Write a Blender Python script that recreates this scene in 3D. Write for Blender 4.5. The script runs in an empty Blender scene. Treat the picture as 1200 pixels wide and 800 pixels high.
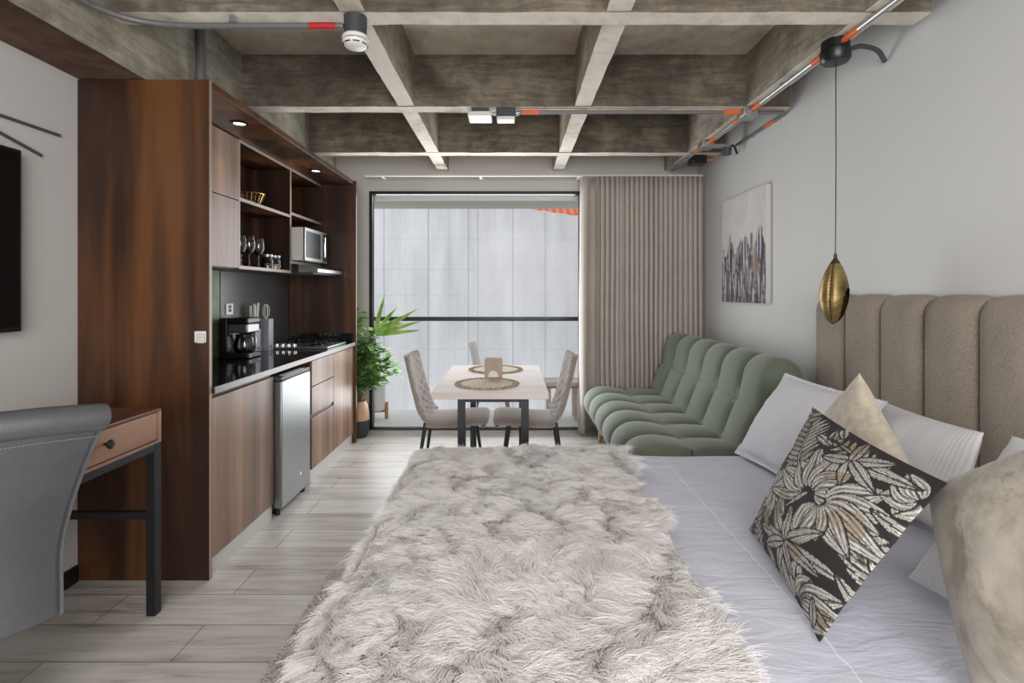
import bpy, bmesh, math, random
import numpy as np
from mathutils import Vector, Matrix, noise
random.seed(7); rng = np.random.default_rng(7)
scene = bpy.context.scene
COL = scene.collection
PI = math.pi

# ---------------------------------------------------------------- camera, sky, lights, exposure
cd = bpy.data.cameras.new('camera'); cam = bpy.data.objects.new('camera', cd); COL.objects.link(cam)
cam.location = (0, 0, 1.3); cam.rotation_euler = (PI/2, 0, 0)
cd.sensor_width = 36; cd.lens = 18.0; cd.shift_y = -58/1200; cd.clip_start = 0.05
scene.camera = cam

w = bpy.data.worlds.new('sky'); scene.world = w; w.use_nodes = True
bg = w.node_tree.nodes['Background']; bg.inputs[0].default_value = (0.97, 0.975, 1.0, 1); bg.inputs[1].default_value = 1.2

def area(name, loc, rot, sx, sy, energy, color=(1, 1, 1), spread=None):
    l = bpy.data.lights.new(name, 'AREA'); l.shape = 'RECTANGLE'; l.size = sx; l.size_y = sy
    l.energy = energy; l.color = color
    if spread: l.spread = spread
    o = bpy.data.objects.new(name, l); COL.objects.link(o); o.location = loc; o.rotation_euler = rot
    return o
# daylight entering through the window wall in front and through the rear window behind the camera
area('window_daylight', (-0.35, 4.79, 1.25), (PI/2+0.12, 0, PI), 1.9, 2.0, 50, (0.95, 0.98, 1.0))
area('rear_window_daylight', (0.35, -1.9, 1.55), (PI/2, 0, 0.06), 2.4, 1.7, 110, (1.0, 0.993, 0.98))
area('overhead_fill', (0.1, -0.75, 2.38), (0.45, 0, 0), 1.4, 0.9, 30, (1.0, 0.98, 0.95))  # unseen fill lamp, added to brighten the bed and walls from above
# the upper fascia of the kitchen lights the worktop: see downlight() below
scene.view_settings.view_transform = 'Standard'; scene.view_settings.look = 'None'
scene.view_settings.gamma = 1; scene.view_settings.exposure = 0.07
scene.view_settings.use_curve_mapping = False
scene.cycles.max_bounces = 8; scene.cycles.transparent_max_bounces = 12
scene.cycles.sample_clamp_indirect = 6

# ---------------------------------------------------------------- materials
def S(r, g, b):
    def f(c):
        c /= 255
        return c/12.92 if c <= 0.04045 else ((c+0.055)/1.055)**2.4
    return (f(r), f(g), f(b), 1)

class NT:
    def __init__(s, name):
        s.m = bpy.data.materials.new(name); s.m.use_nodes = True
        s.t = s.m.node_tree; s.b = s.t.nodes['Principled BSDF']; s.out = s.t.nodes['Material Output']
    def n(s, typ, **kw):
        x = s.t.nodes.new(typ)
        for k, v in kw.items():
            if k.startswith('i_'):
                x.inputs[k[2:].replace('_', ' ')].default_value = v
            else: setattr(x, k, v)
        return x
    def l(s, a, b): s.t.links.new(a, b)
    def coord(s, scale=(1, 1, 1), rot=(0, 0, 0), kind='Object'):
        c = s.n('ShaderNodeTexCoord'); m = s.n('ShaderNodeMapping'); m.inputs['Scale'].default_value = scale
        m.inputs['Rotation'].default_value = rot
        if kind == 'World':
            g = s.n('ShaderNodeNewGeometry'); s.l(g.outputs['Position'], m.inputs[0])
        else: s.l(c.outputs[kind], m.inputs[0])
        return m.outputs[0]
    def noise(s, vec, scale, detail=4, rough=0.55, dist=0.0):
        x = s.n('ShaderNodeTexNoise'); x.inputs['Scale'].default_value = scale; x.inputs['Detail'].default_value = detail
        x.inputs['Roughness'].default_value = rough; x.inputs['Distortion'].default_value = dist
        s.l(vec, x.inputs['Vector']); return x.outputs[0]
    def ramp(s, fac, stops):
        r = s.n('ShaderNodeValToRGB'); cr = r.color_ramp
        while len(cr.elements) < len(stops): cr.elements.new(0.5)
        for e, (p, c) in zip(cr.elements, stops):
            e.position = p; e.color = c if len(c) == 4 else (*c, 1)
        s.l(fac, r.inputs[0]); return r.outputs[0]
    def mix(s, fac, a, b, mode='MIX'):
        x = s.n('ShaderNodeMix'); x.data_type = 'RGBA'; x.blend_type = mode
        for sock, v in ((x.inputs[0], fac), (x.inputs[6], a), (x.inputs[7], b)):
            if isinstance(v, (int, float)): sock.default_value = v
            elif isinstance(v, tuple): sock.default_value = v
            else: s.l(v, sock)
        return x.outputs[2]
    def math(s, op, a, b=None, c=None):
        x = s.n('ShaderNodeMath'); x.operation = op
        for i, v in enumerate((a, b, c)):
            if v is None: continue
            if isinstance(v, (int, float)): x.inputs[i].default_value = v
            else: s.l(v, x.inputs[i])
        return x.outputs[0]
    def base(s, c):
        if isinstance(c, tuple): s.b.inputs['Base Color'].default_value = c
        else: s.l(c, s.b.inputs['Base Color'])
    def set(s, **k):
        for a, v in k.items(): s.b.inputs[a.replace('_', ' ')].default_value = v
        return s
    def bump(s, h, strength=0.3, dist=0.01):
        x = s.n('ShaderNodeBump'); x.inputs['Strength'].default_value = strength; x.inputs['Distance'].default_value = dist
        s.l(h, x.inputs['Height']); s.l(x.outputs[0], s.b.inputs['Normal'])

def simple(name, col, rough=0.5, metal=0.0, var=0.08, scale=12, bump=0.0, bscale=None, kind='Object', stretch=(1, 1, 1), bdist=0.004):
    t = NT(name); v = t.coord(stretch, kind=kind)
    nz = t.noise(v, scale, 3)
    c0 = tuple(max(0, x*(1-var)) for x in col[:3]) + (1,); c1 = tuple(min(1, x*(1+var)) for x in col[:3]) + (1,)
    t.base(t.ramp(nz, [(0.3, c0), (0.7, c1)])); t.set(Roughness=rough, Metallic=metal)
    if bump: t.bump(t.noise(v, bscale or scale*4, 4), bump, bdist)
    return t.m

def wood(name, dark, mid, light, grain=(14, 14, 1.0), rough=0.4, kind='Object', big=1.6):
    t = NT(name); v = t.coord(grain, kind=kind); v2 = t.coord(tuple(g*0.28 for g in grain), kind=kind)
    a = t.noise(v, 2.2, 8, 0.62, 0.5); b = t.noise(v2, big, 2, 0.5, 0.5)
    m = t.math('ADD', t.math('MULTIPLY', a, 0.33), t.math('MULTIPLY', b, 0.67))
    t.base(t.ramp(m, [(0.36, dark), (0.49, mid), (0.64, light)])); t.set(Roughness=rough)
    t.bump(a, 0.06, 0.002)
    return t.m

M = {}
def fabric(name, col, col2=None, scale=220, rough=0.95, bump=0.35, sheen=0.25, big=3.0, kind='Object', stretch=(1, 1, 1)):
    t = NT(name); v = t.coord(stretch, kind=kind)
    w1 = t.noise(v, scale, 2, 0.6); b = t.noise(v, big, 3)
    col2 = col2 or tuple(x*0.8 for x in col[:3]) + (1,)
    m = t.math('ADD', t.math('MULTIPLY', w1, 0.6), t.math('MULTIPLY', b, 0.4))
    t.base(t.ramp(m, [(0.35, col2), (0.62, col)])); t.set(Roughness=rough)
    t.b.inputs['Sheen Weight'].default_value = sheen
    t.bump(w1, bump, 0.002)
    return t.m

def glassy(name, tint=(1, 1, 1, 1), gloss=0.12, ior=1.35):
    t = NT(name); t.t.nodes.remove(t.b)
    tr = t.n('ShaderNodeBsdfTransparent'); tr.inputs[0].default_value = tint
    gl = t.n('ShaderNodeBsdfGlossy'); gl.inputs['Roughness'].default_value = 0.02
    fr = t.n('ShaderNodeFresnel'); fr.inputs[0].default_value = ior
    mx = t.n('ShaderNodeMixShader'); t.l(t.math('MULTIPLY', fr.outputs[0], gloss), mx.inputs[0]); t.l(tr.outputs[0], mx.inputs[1]); t.l(gl.outputs[0], mx.inputs[2])
    t.l(mx.outputs[0], t.out.inputs[0]); return t.m

def emit(name, col, st):
    t = NT(name); t.base(col); t.b.inputs['Emission Color'].default_value = col; t.b.inputs['Emission Strength'].default_value = st
    return t.m

# plaster, concrete, floor
M['wall'] = simple('plaster_paint', S(207, 207, 206), 0.75, var=0.015, scale=1.2, bump=0.05, bscale=60)
M['wall_left'] = simple('plaster_paint_left', S(205, 203, 201), 0.75, var=0.015, scale=1.2, bump=0.05, bscale=60)
M['jamb'] = simple('jamb_paint', S(196, 192, 187), 0.5, var=0.02, scale=2)
def concrete(name, c0, c1, c2, stain=0.6, bump=0.5):
    t = NT(name); v = t.coord(kind='World')
    a = t.noise(v, 1.6, 8, 0.62, 0.6); b = t.noise(v, 9, 8, 0.7, 0.3); c = t.noise(t.coord((1.2, 1.2, 9), kind='World'), 3.0, 4, 0.6, 1.2)
    m = t.math('ADD', t.math('MULTIPLY', a, 0.5), t.math('ADD', t.math('MULTIPLY', b, 0.25), t.math('MULTIPLY', c, 0.25)))
    col = t.ramp(m, [(0.39, c0), (0.5, c1), (0.61, c2)])
    vo = t.n('ShaderNodeTexVoronoi'); vo.inputs['Scale'].default_value = 16; t.l(v, vo.inputs['Vector'])
    spots = t.math('LESS_THAN', vo.outputs['Distance'], 0.06)
    col = t.mix(t.math('MULTIPLY', spots, 0.45), col, tuple(x*0.35 for x in c0[:3])+(1,))
    t.base(col); t.set(Roughness=0.9); t.b.inputs['Specular IOR Level'].default_value = 0.2
    t.bump(t.math('ADD', b, t.math('MULTIPLY', c, 0.6)), bump, 0.012)
    return t.m
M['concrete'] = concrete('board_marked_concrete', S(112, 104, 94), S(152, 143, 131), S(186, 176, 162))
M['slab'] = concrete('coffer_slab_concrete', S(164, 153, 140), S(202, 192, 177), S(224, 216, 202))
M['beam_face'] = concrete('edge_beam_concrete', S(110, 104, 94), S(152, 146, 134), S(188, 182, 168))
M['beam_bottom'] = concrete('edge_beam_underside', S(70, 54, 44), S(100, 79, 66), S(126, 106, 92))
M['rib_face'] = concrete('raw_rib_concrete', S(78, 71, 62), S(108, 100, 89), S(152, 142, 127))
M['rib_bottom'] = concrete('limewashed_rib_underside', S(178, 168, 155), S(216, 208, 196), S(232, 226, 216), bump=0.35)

t = NT('plank_tile_floor'); v = t.coord(kind='World')
bk = t.n('ShaderNodeTexBrick'); t.l(v, bk.inputs['Vector'])
bk.offset = 0.37; bk.offset_frequency = 2
bk.inputs['Scale'].default_value = 1.0; bk.inputs['Brick Width'].default_value = 1.2; bk.inputs['Row Height'].default_value = 0.2
bk.inputs['Mortar Size'].default_value = 0.0022; bk.inputs['Mortar Smooth'].default_value = 0.1; bk.inputs['Bias'].default_value = 0.0
bk.inputs['Color1'].default_value = S(210, 206, 202); bk.inputs['Color2'].default_value = S(194, 189, 184); bk.inputs['Mortar'].default_value = S(118, 113, 109)
g1 = t.noise(t.coord((1.1, 14, 1), kind='World'), 2.0, 7, 0.62, 1.0); g2 = t.noise(t.coord((0.9, 5, 1), kind='World'), 1.3, 4, 0.5, 1.4)
gr = t.ramp(t.math('ADD', t.math('MULTIPLY', g1, 0.55), t.math('MULTIPLY', g2, 0.45)), [(0.34, (0.46, 0.43, 0.40, 1)), (0.45, (0.82, 0.80, 0.78, 1)), (0.58, (1, 1, 1, 1))])
t.base(t.mix(1.0, bk.outputs['Color'], gr, 'MULTIPLY')); t.set(Roughness=0.36)
t.bump(t.math('SUBTRACT', t.math('MULTIPLY', g1, 0.15), bk.outputs['Fac']), 0.25, 0.003)
M['floor'] = t.m
M['balcony_floor'] = simple('balcony_tile', S(236, 236, 237), 0.5, var=0.04, scale=3, kind='World', stretch=(1, 8, 1))

# woods
M['wood_dark'] = wood('walnut_laminate', S(27, 15, 8), S(52, 29, 15), S(102, 63, 32), (6, 6, 0.42), 0.42, big=2.0)
M['wood_front_lit'] = wood('walnut_front_daylit', S(88, 62, 48), S(126, 96, 76), S(160, 127, 104), (8, 8, 0.5), 0.40, big=2.0)  # same walnut, made paler and greyer to carry the daylight sheen
M['wood_edge'] = simple('pale_laminate_edge', S(150, 128, 115), 0.4, var=0.05)
M['wood_desk_top'] = wood('desk_walnut', S(60, 36, 25), S(96, 60, 42), S(128, 86, 62), (9, 0.8, 9), 0.28)
M['wood_drawer'] = wood('drawer_walnut', S(110, 78, 60), S(146, 108, 86), S(172, 132, 108), (10, 0.8, 10), 0.4)
M['wood_pale'] = wood('bleached_oak', S(186, 173, 166), S(200, 188, 182), S(212, 201, 195), (1.2, 10, 10), 0.6)
M['wood_pale'].node_tree.nodes['Principled BSDF'].inputs['Specular IOR Level'].default_value = 0.25
M['bench_wood'] = wood('pale_bench_wood', S(196, 184, 172), S(212, 202, 192), S(226, 218, 210), (1.2, 10, 10), 0.5)
M['wood_leg'] = wood('oiled_beech', S(150, 112, 80), S(178, 138, 104), S(198, 160, 126), (10, 10, 1), 0.5)
M['wood_pot'] = wood('pot_wood', S(160, 124, 98), S(184, 148, 120), S(204, 170, 142), (8, 8, 1.5), 0.6)
# metals, stone, plastics
M['black_metal'] = simple('black_powder_coat', S(30, 30, 32), 0.45, 0.3, var=0.05)
M['table_leg'] = simple('graphite_steel', S(52, 54, 58), 0.42, 0.4, var=0.05)
M['black_frame'] = simple('black_aluminium', S(24, 25, 28), 0.4, 0.3, var=0.05)
M['steel'] = simple('brushed_steel', S(140, 142, 141), 0.36, 0.85, var=0.05, scale=3, stretch=(30, 30, 0.5), bump=0.04, bscale=8)
M['chrome'] = simple('chrome', S(215, 215, 215), 0.15, 1.0, var=0.02)
M['galv'] = simple('galvanised_tube', S(172, 174, 174), 0.35, 0.75, var=0.06, scale=30)
M['grey_tube'] = simple('grey_conduit', S(112, 114, 114), 0.45, 0.2, var=0.06, scale=30)
M['orange'] = simple('orange_tape', S(222, 104, 50), 0.5, var=0.05)
M['red'] = simple('red_tape', S(176, 32, 40), 0.5, var=0.05)
M['gold'] = simple('brass_wire', S(206, 172, 108), 0.3, 0.9, var=0.06)
M['copper'] = simple('copper_ferrule', S(214, 140, 100), 0.3, 0.8, var=0.04)
M['black'] = simple('black_plastic', S(20, 20, 22), 0.35, var=0.05)
M['screen'] = simple('tv_screen', S(8, 8, 9), 0.3, var=0.02)
M['screen'].node_tree.nodes['Principled BSDF'].inputs['Specular IOR Level'].default_value = 0.25
M['dark_grey'] = simple('dark_grey_plastic', S(62, 64, 66), 0.5, var=0.05)
M['grey_block'] = simple('grey_holder', S(150, 152, 158), 0.45, 0.2, var=0.04)
M['white'] = simple('white_plastic', S(222, 220, 216), 0.4, var=0.02)
M['off_white'] = simple('off_white_enamel', S(205, 203, 198), 0.4, var=0.02)
M['plinth'] = simple('aluminium_plinth', S(198, 196, 192), 0.35, 0.3, var=0.03, scale=4)
M['lens'] = emit('downlight_lens', (1.0, 0.93, 0.84, 1), 2.2)
M['window_glass'] = glassy('window_glass', (0.98, 0.982, 0.982, 1))
M['rail_glass'] = glassy('balustrade_glass', (0.975, 0.98, 0.982, 1))
t = NT('clear_glass'); t.base((0.97, 0.98, 0.98, 1)); t.set(Roughness=0.02); t.b.inputs['Transmission Weight'].default_value = 1; t.b.inputs['IOR'].default_value = 1.45; M['glass'] = t.m
M['thin_glass'] = glassy('thin_drinking_glass', (0.92, 0.93, 0.93, 1), 1.0, 1.6)
t = NT('black_granite'); v = t.coord(kind='World'); nz = t.noise(v, 160, 3, 0.7); n2 = t.noise(v, 22, 5, 0.7)
t.base(t.ramp(t.math('ADD', t.math('MULTIPLY', nz, 0.5), t.math('MULTIPLY', n2, 0.5)), [(0.45, S(20, 20, 22)), (0.6, S(44, 43, 44)), (0.72, S(110, 108, 106))])); t.set(Roughness=0.09); M['granite'] = t.m
M['granite_edge_lit'] = simple('granite_edge_lit', S(128, 126, 124), 0.3, var=0.12, scale=60)  # same granite painted paler for the light on its front edge
M['slate'] = simple('slate_backsplash', S(66, 64, 63), 0.28, var=0.15, scale=2.5, kind='World', stretch=(1, 1, 3))
M['green_reflection'] = simple('painted_green_reflection', S(112, 124, 88), 0.5, var=0.35, scale=9, kind='World')  # mottled green of reflected greenery, painted as surface colour
# leather, textiles
t = NT('black_leather'); v = t.coord(); a = t.noise(v, 160, 3, 0.6); b = t.noise(v, 6, 4)
t.base(t.ramp(b, [(0.3, S(70, 72, 76)), (0.7, S(82, 84, 88))])); t.set(Roughness=0.40); t.b.inputs['Specular IOR Level'].default_value = 0.9; t.b.inputs['Coat Weight'].default_value = 0.35; t.b.inputs['Coat Roughness'].default_value = 0.4; t.bump(t.math('ADD', t.math('MULTIPLY', a, 0.15), b), 0.35, 0.02); M['leather'] = t.m
M['stitch'] = simple('grey_stitch', S(120, 122, 124), 0.8)
M['sofa'] = fabric('sage_velvet', S(108, 117, 100), S(84, 94, 78), 240, 0.8, 0.12, 0.3)
M['chair_fabric'] = fabric('taupe_suede', S(160, 147, 139), S(134, 121, 114), 200, 0.9, 0.15, 0.3)
M['headboard'] = fabric('beige_linen_weave', S(158, 147, 134), S(122, 113, 102), 260, 0.95, 0.35, 0.1, stretch=(1, 1, .55))
M['curtain'] = fabric('taupe_curtain', S(200, 191, 183), S(180, 171, 163), 260, 0.9, 0.12, 0.15)
M['bed_base'] = fabric('grey_bed_base', S(120, 112, 105), None, 150)
M['linen_white'] = fabric('white_cotton', S(214, 214, 222), S(200, 200, 210), 300, 0.9, 0.08, 0.15)
def striped(name, c0, c1, scale, direction='Z', w2=0.02):
    t = NT(name); v = t.coord()
    wv = t.n('ShaderNodeTexWave'); wv.bands_direction = direction; wv.inputs['Scale'].default_value = scale
    wv.inputs['Distortion'].default_value = 0.6; wv.inputs['Detail'].default_value = 1.0; wv.inputs['Detail Scale'].default_value = 0.4
    t.l(v, wv.inputs['Vector'])
    t.base(t.ramp(wv.outputs['Fac'], [(0.25, c0), (0.75, c1)])); t.set(Roughness=0.85); t.b.inputs['Sheen Weight'].default_value = 0.1
    t.bump(wv.outputs['Fac'], 0.25, 0.002); return t.m
M['pillow_stripe'] = striped('white_satin_stripe', S(198, 198, 206), S(214, 214, 220), 24, 'Y')
M['pillow_stripe2'] = striped('white_satin_fine_stripe', S(200, 199, 202), S(212, 211, 214), 30, 'Y')
t = NT('sheet_cotton'); v = t.coord(kind='World'); a = t.noise(t.coord((2.5, 9, 1), (0, 0, 0.5), kind='World'), 2.0, 5, 0.55, 0.8)
sx = t.n('ShaderNodeSeparateXYZ'); t.l(v, sx.inputs[0])
yy = t.math('ADD', sx.outputs[1], t.math('MULTIPLY', a, 0.03)); seam = t.math('LESS_THAN', t.math('ABSOLUTE', t.math('SUBTRACT', t.math('ADD', sx.outputs[0], t.math('MULTIPLY', a, 0.03)), 0.735)), 0.0022)
fine = t.noise(v, 320, 2); t.base(t.mix(seam, t.ramp(a, [(0.3, S(194, 196, 210)), (0.7, S(204, 205, 218))]), S(226, 226, 232)))
t.set(Roughness=0.9); t.bump(t.math('ADD', t.math('MULTIPLY', a, 1.0), t.math('MULTIPLY', fine, 0.03)), 0.3, 0.02); M['sheet'] = t.m
M['beige_velvet'] = fabric('cream_plush', S(186, 176, 161), S(160, 149, 133), 40, 0.9, 0.25, 0.4, 6)
t = NT('distressed_cream_velvet'); v = t.coord(); a = t.noise(v, 5, 6, 0.6, 0.8); b = t.noise(v, 40, 5, 0.7); c = t.noise(v, 2.2, 3, 0.5, 0.6)
k = t.math('MULTIPLY', t.ramp(c, [(0.40, (0, 0, 0, 1)), (0.60, (1, 1, 1, 1))]), t.ramp(b, [(0.47, (0, 0, 0, 1)), (0.62, (1, 1, 1, 1))]))
t.base(t.mix(t.math('MULTIPLY', k, 0.85), t.ramp(a, [(0.34, S(126, 117, 102)), (0.46, S(160, 152, 138)), (0.66, S(182, 175, 163))]), S(92, 82, 76))); t.set(Roughness=0.6); t.b.inputs['Sheen Weight'].default_value = 0.3
t.bump(a, 0.1, 0.01); M['marble_velvet'] = t.m
M['throw_back'] = simple('throw_backing', S(196, 184, 176), 0.95)
def furmat(name, root, mid, tip):
    t = NT(name); h = t.n('ShaderNodeHairInfo')
    rnd = t.math('MULTIPLY', t.math('SUBTRACT', h.outputs['Random'], 0.5), 0.35)
    t.base(t.ramp(t.math('ADD', h.outputs['Intercept'], rnd), [(0.0, root), (0.45, mid), (0.95, tip)]))
    t.set(Roughness=0.75); t.b.inputs['Specular IOR Level'].default_value = 0.25; t.b.inputs['Sheen Weight'].default_value = 0.2
    return t.m
M['fur'] = furmat('faux_fur', S(182, 173, 169), S(222, 216, 213), S(240, 238, 237))
M['rug_pile'] = furmat('rug_pile', S(128, 122, 116), S(176, 170, 164), S(204, 199, 194))
M['rug'] = simple('rug_backing', S(170, 166, 160), 0.95)
def attr_mat(name, rough=0.85, sheen=0.0):
    t = NT(name); a = t.n('ShaderNodeVertexColor'); a.layer_name = 'print'; t.l(a.outputs[0], t.b.inputs['Base Color'])
    t.set(Roughness=rough); t.b.inputs['Sheen Weight'].default_value = sheen
    t.bump(t.noise(t.coord(), 260, 2), 0.15, 0.002); return t.m
M['leaf_print'] = attr_mat('leaf_print_cotton'); M['art_print'] = attr_mat('canvas_print', 0.7, 0.0); M['rod'] = simple('dull_steel_rod', S(92, 91, 89), 0.5, 0.3)
M['jute'] = simple('woven_jute', S(214, 202, 184), 0.9, var=0.2, scale=60, bump=0.5)
M['jute_dark'] = simple('jute_rim', S(172, 154, 132), 0.9, var=0.3, scale=60, bump=0.5)
M['holder_wood'] = wood('holder_wood', S(146, 124, 108), S(164, 142, 126), S(178, 158, 142), (8, 8, 2), 0.5)
M['napkin'] = simple('white_napkin', S(226, 222, 216), 0.9, var=0.02)
def leafmat(name, a, b, c):
    t = NT(name); v = t.coord(); o = t.noise(v, 9, 3)
    t.base(t.ramp(o, [(0.32, a), (0.5, b), (0.68, c)])); t.set(Roughness=0.55); t.b.inputs['Specular IOR Level'].default_value = 0.25
    return t.m
M['ficus'] = leafmat('ficus_leaf', S(58, 92, 46), S(104, 148, 76), S(164, 198, 118))
M['dracaena'] = leafmat('dracaena_leaf', S(112, 160, 62), S(152, 192, 88), S(196, 218, 136))
M['bark'] = simple('bark', S(120, 98, 76), 0.9, var=0.2, scale=30, bump=0.4)
M['soil'] = simple('soil', S(60, 48, 40), 1.0, var=0.3, scale=60, bump=0.6)
M['pot_black'] = simple('pot_black', S(52, 53, 56), 0.7, var=0.08)
# hammered brass for the pendant
t = NT('hammered_brass'); v = t.coord(); a = t.noise(v, 34, 4, 0.6); b = t.noise(v, 8, 4, 0.6)
t.base(t.ramp(b, [(0.3, S(98, 82, 50)), (0.5, S(150, 128, 84)), (0.72, S(186, 164, 118))])); t.set(Roughness=0.4, Metallic=0.75); t.bump(a, 0.4, 0.006); M['hammered'] = t.m
M['dark_inside'] = simple('darkened_brass', S(70, 54, 30), 0.6, 0.4)  # pendant's inner shadow put into the colour; seam and bulb share it
# facade opposite
t = NT('white_board_marked_facade'); v = t.coord(kind='World'); sx = t.n('ShaderNodeSeparateXYZ'); t.l(v, sx.inputs[0])
acc = None
for px, wd in ((450, .006), (502, .008), (549, .006), (560, .005), (601, .006), (639, .005), (476, .003), (526, .003), (580, .003), (622, .003), (664, .003), (700, .005), (770, .005)):
    ln = t.math('MULTIPLY', t.math('LESS_THAN', t.math('ABSOLUTE', t.math('SUBTRACT', sx.outputs[0], (px-600)/600*7.2)), wd), 0.5 if wd > .004 else 0.22)
    acc = ln if acc is None else t.math('MAXIMUM', acc, ln)
for zz in (2.05, 1.62, 1.25, 0.5):
    ln = t.math('MULTIPLY', t.math('LESS_THAN', t.math('ABSOLUTE', t.math('SUBTRACT', sx.outputs[2], zz)), 0.005), 0.16); acc = t.math('MAXIMUM', acc, ln)
a = t.noise(t.coord((3, 1, 0.5), kind='World'), 1.6, 4, 0.5); a2 = t.noise(t.coord((6, 1, 1), kind='World'), 12, 4, 0.6)
base = t.ramp(t.math('ADD', t.math('MULTIPLY', a, 0.7), t.math('MULTIPLY', a2, 0.3)), [(0.3, S(196, 198, 201)), (0.7, S(226, 228, 231))])
t.base(t.mix(acc, base, S(110, 112, 116))); t.set(Roughness=0.9); M['facade'] = t.m
t = NT('orange_roof_tile'); v = t.coord(kind='World'); wv = t.n('ShaderNodeTexWave'); wv.inputs['Scale'].default_value = 3; t.l(v, wv.inputs[0])
t.base(t.ramp(wv.outputs['Fac'], [(0.2, S(190, 92, 66)), (0.8, S(226, 122, 92))])); t.set(Roughness=0.9); M['roof_tile'] = t.m
M['soffit'] = simple('balcony_soffit_paint', S(176, 174, 164), 0.8, var=0.02)

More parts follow.
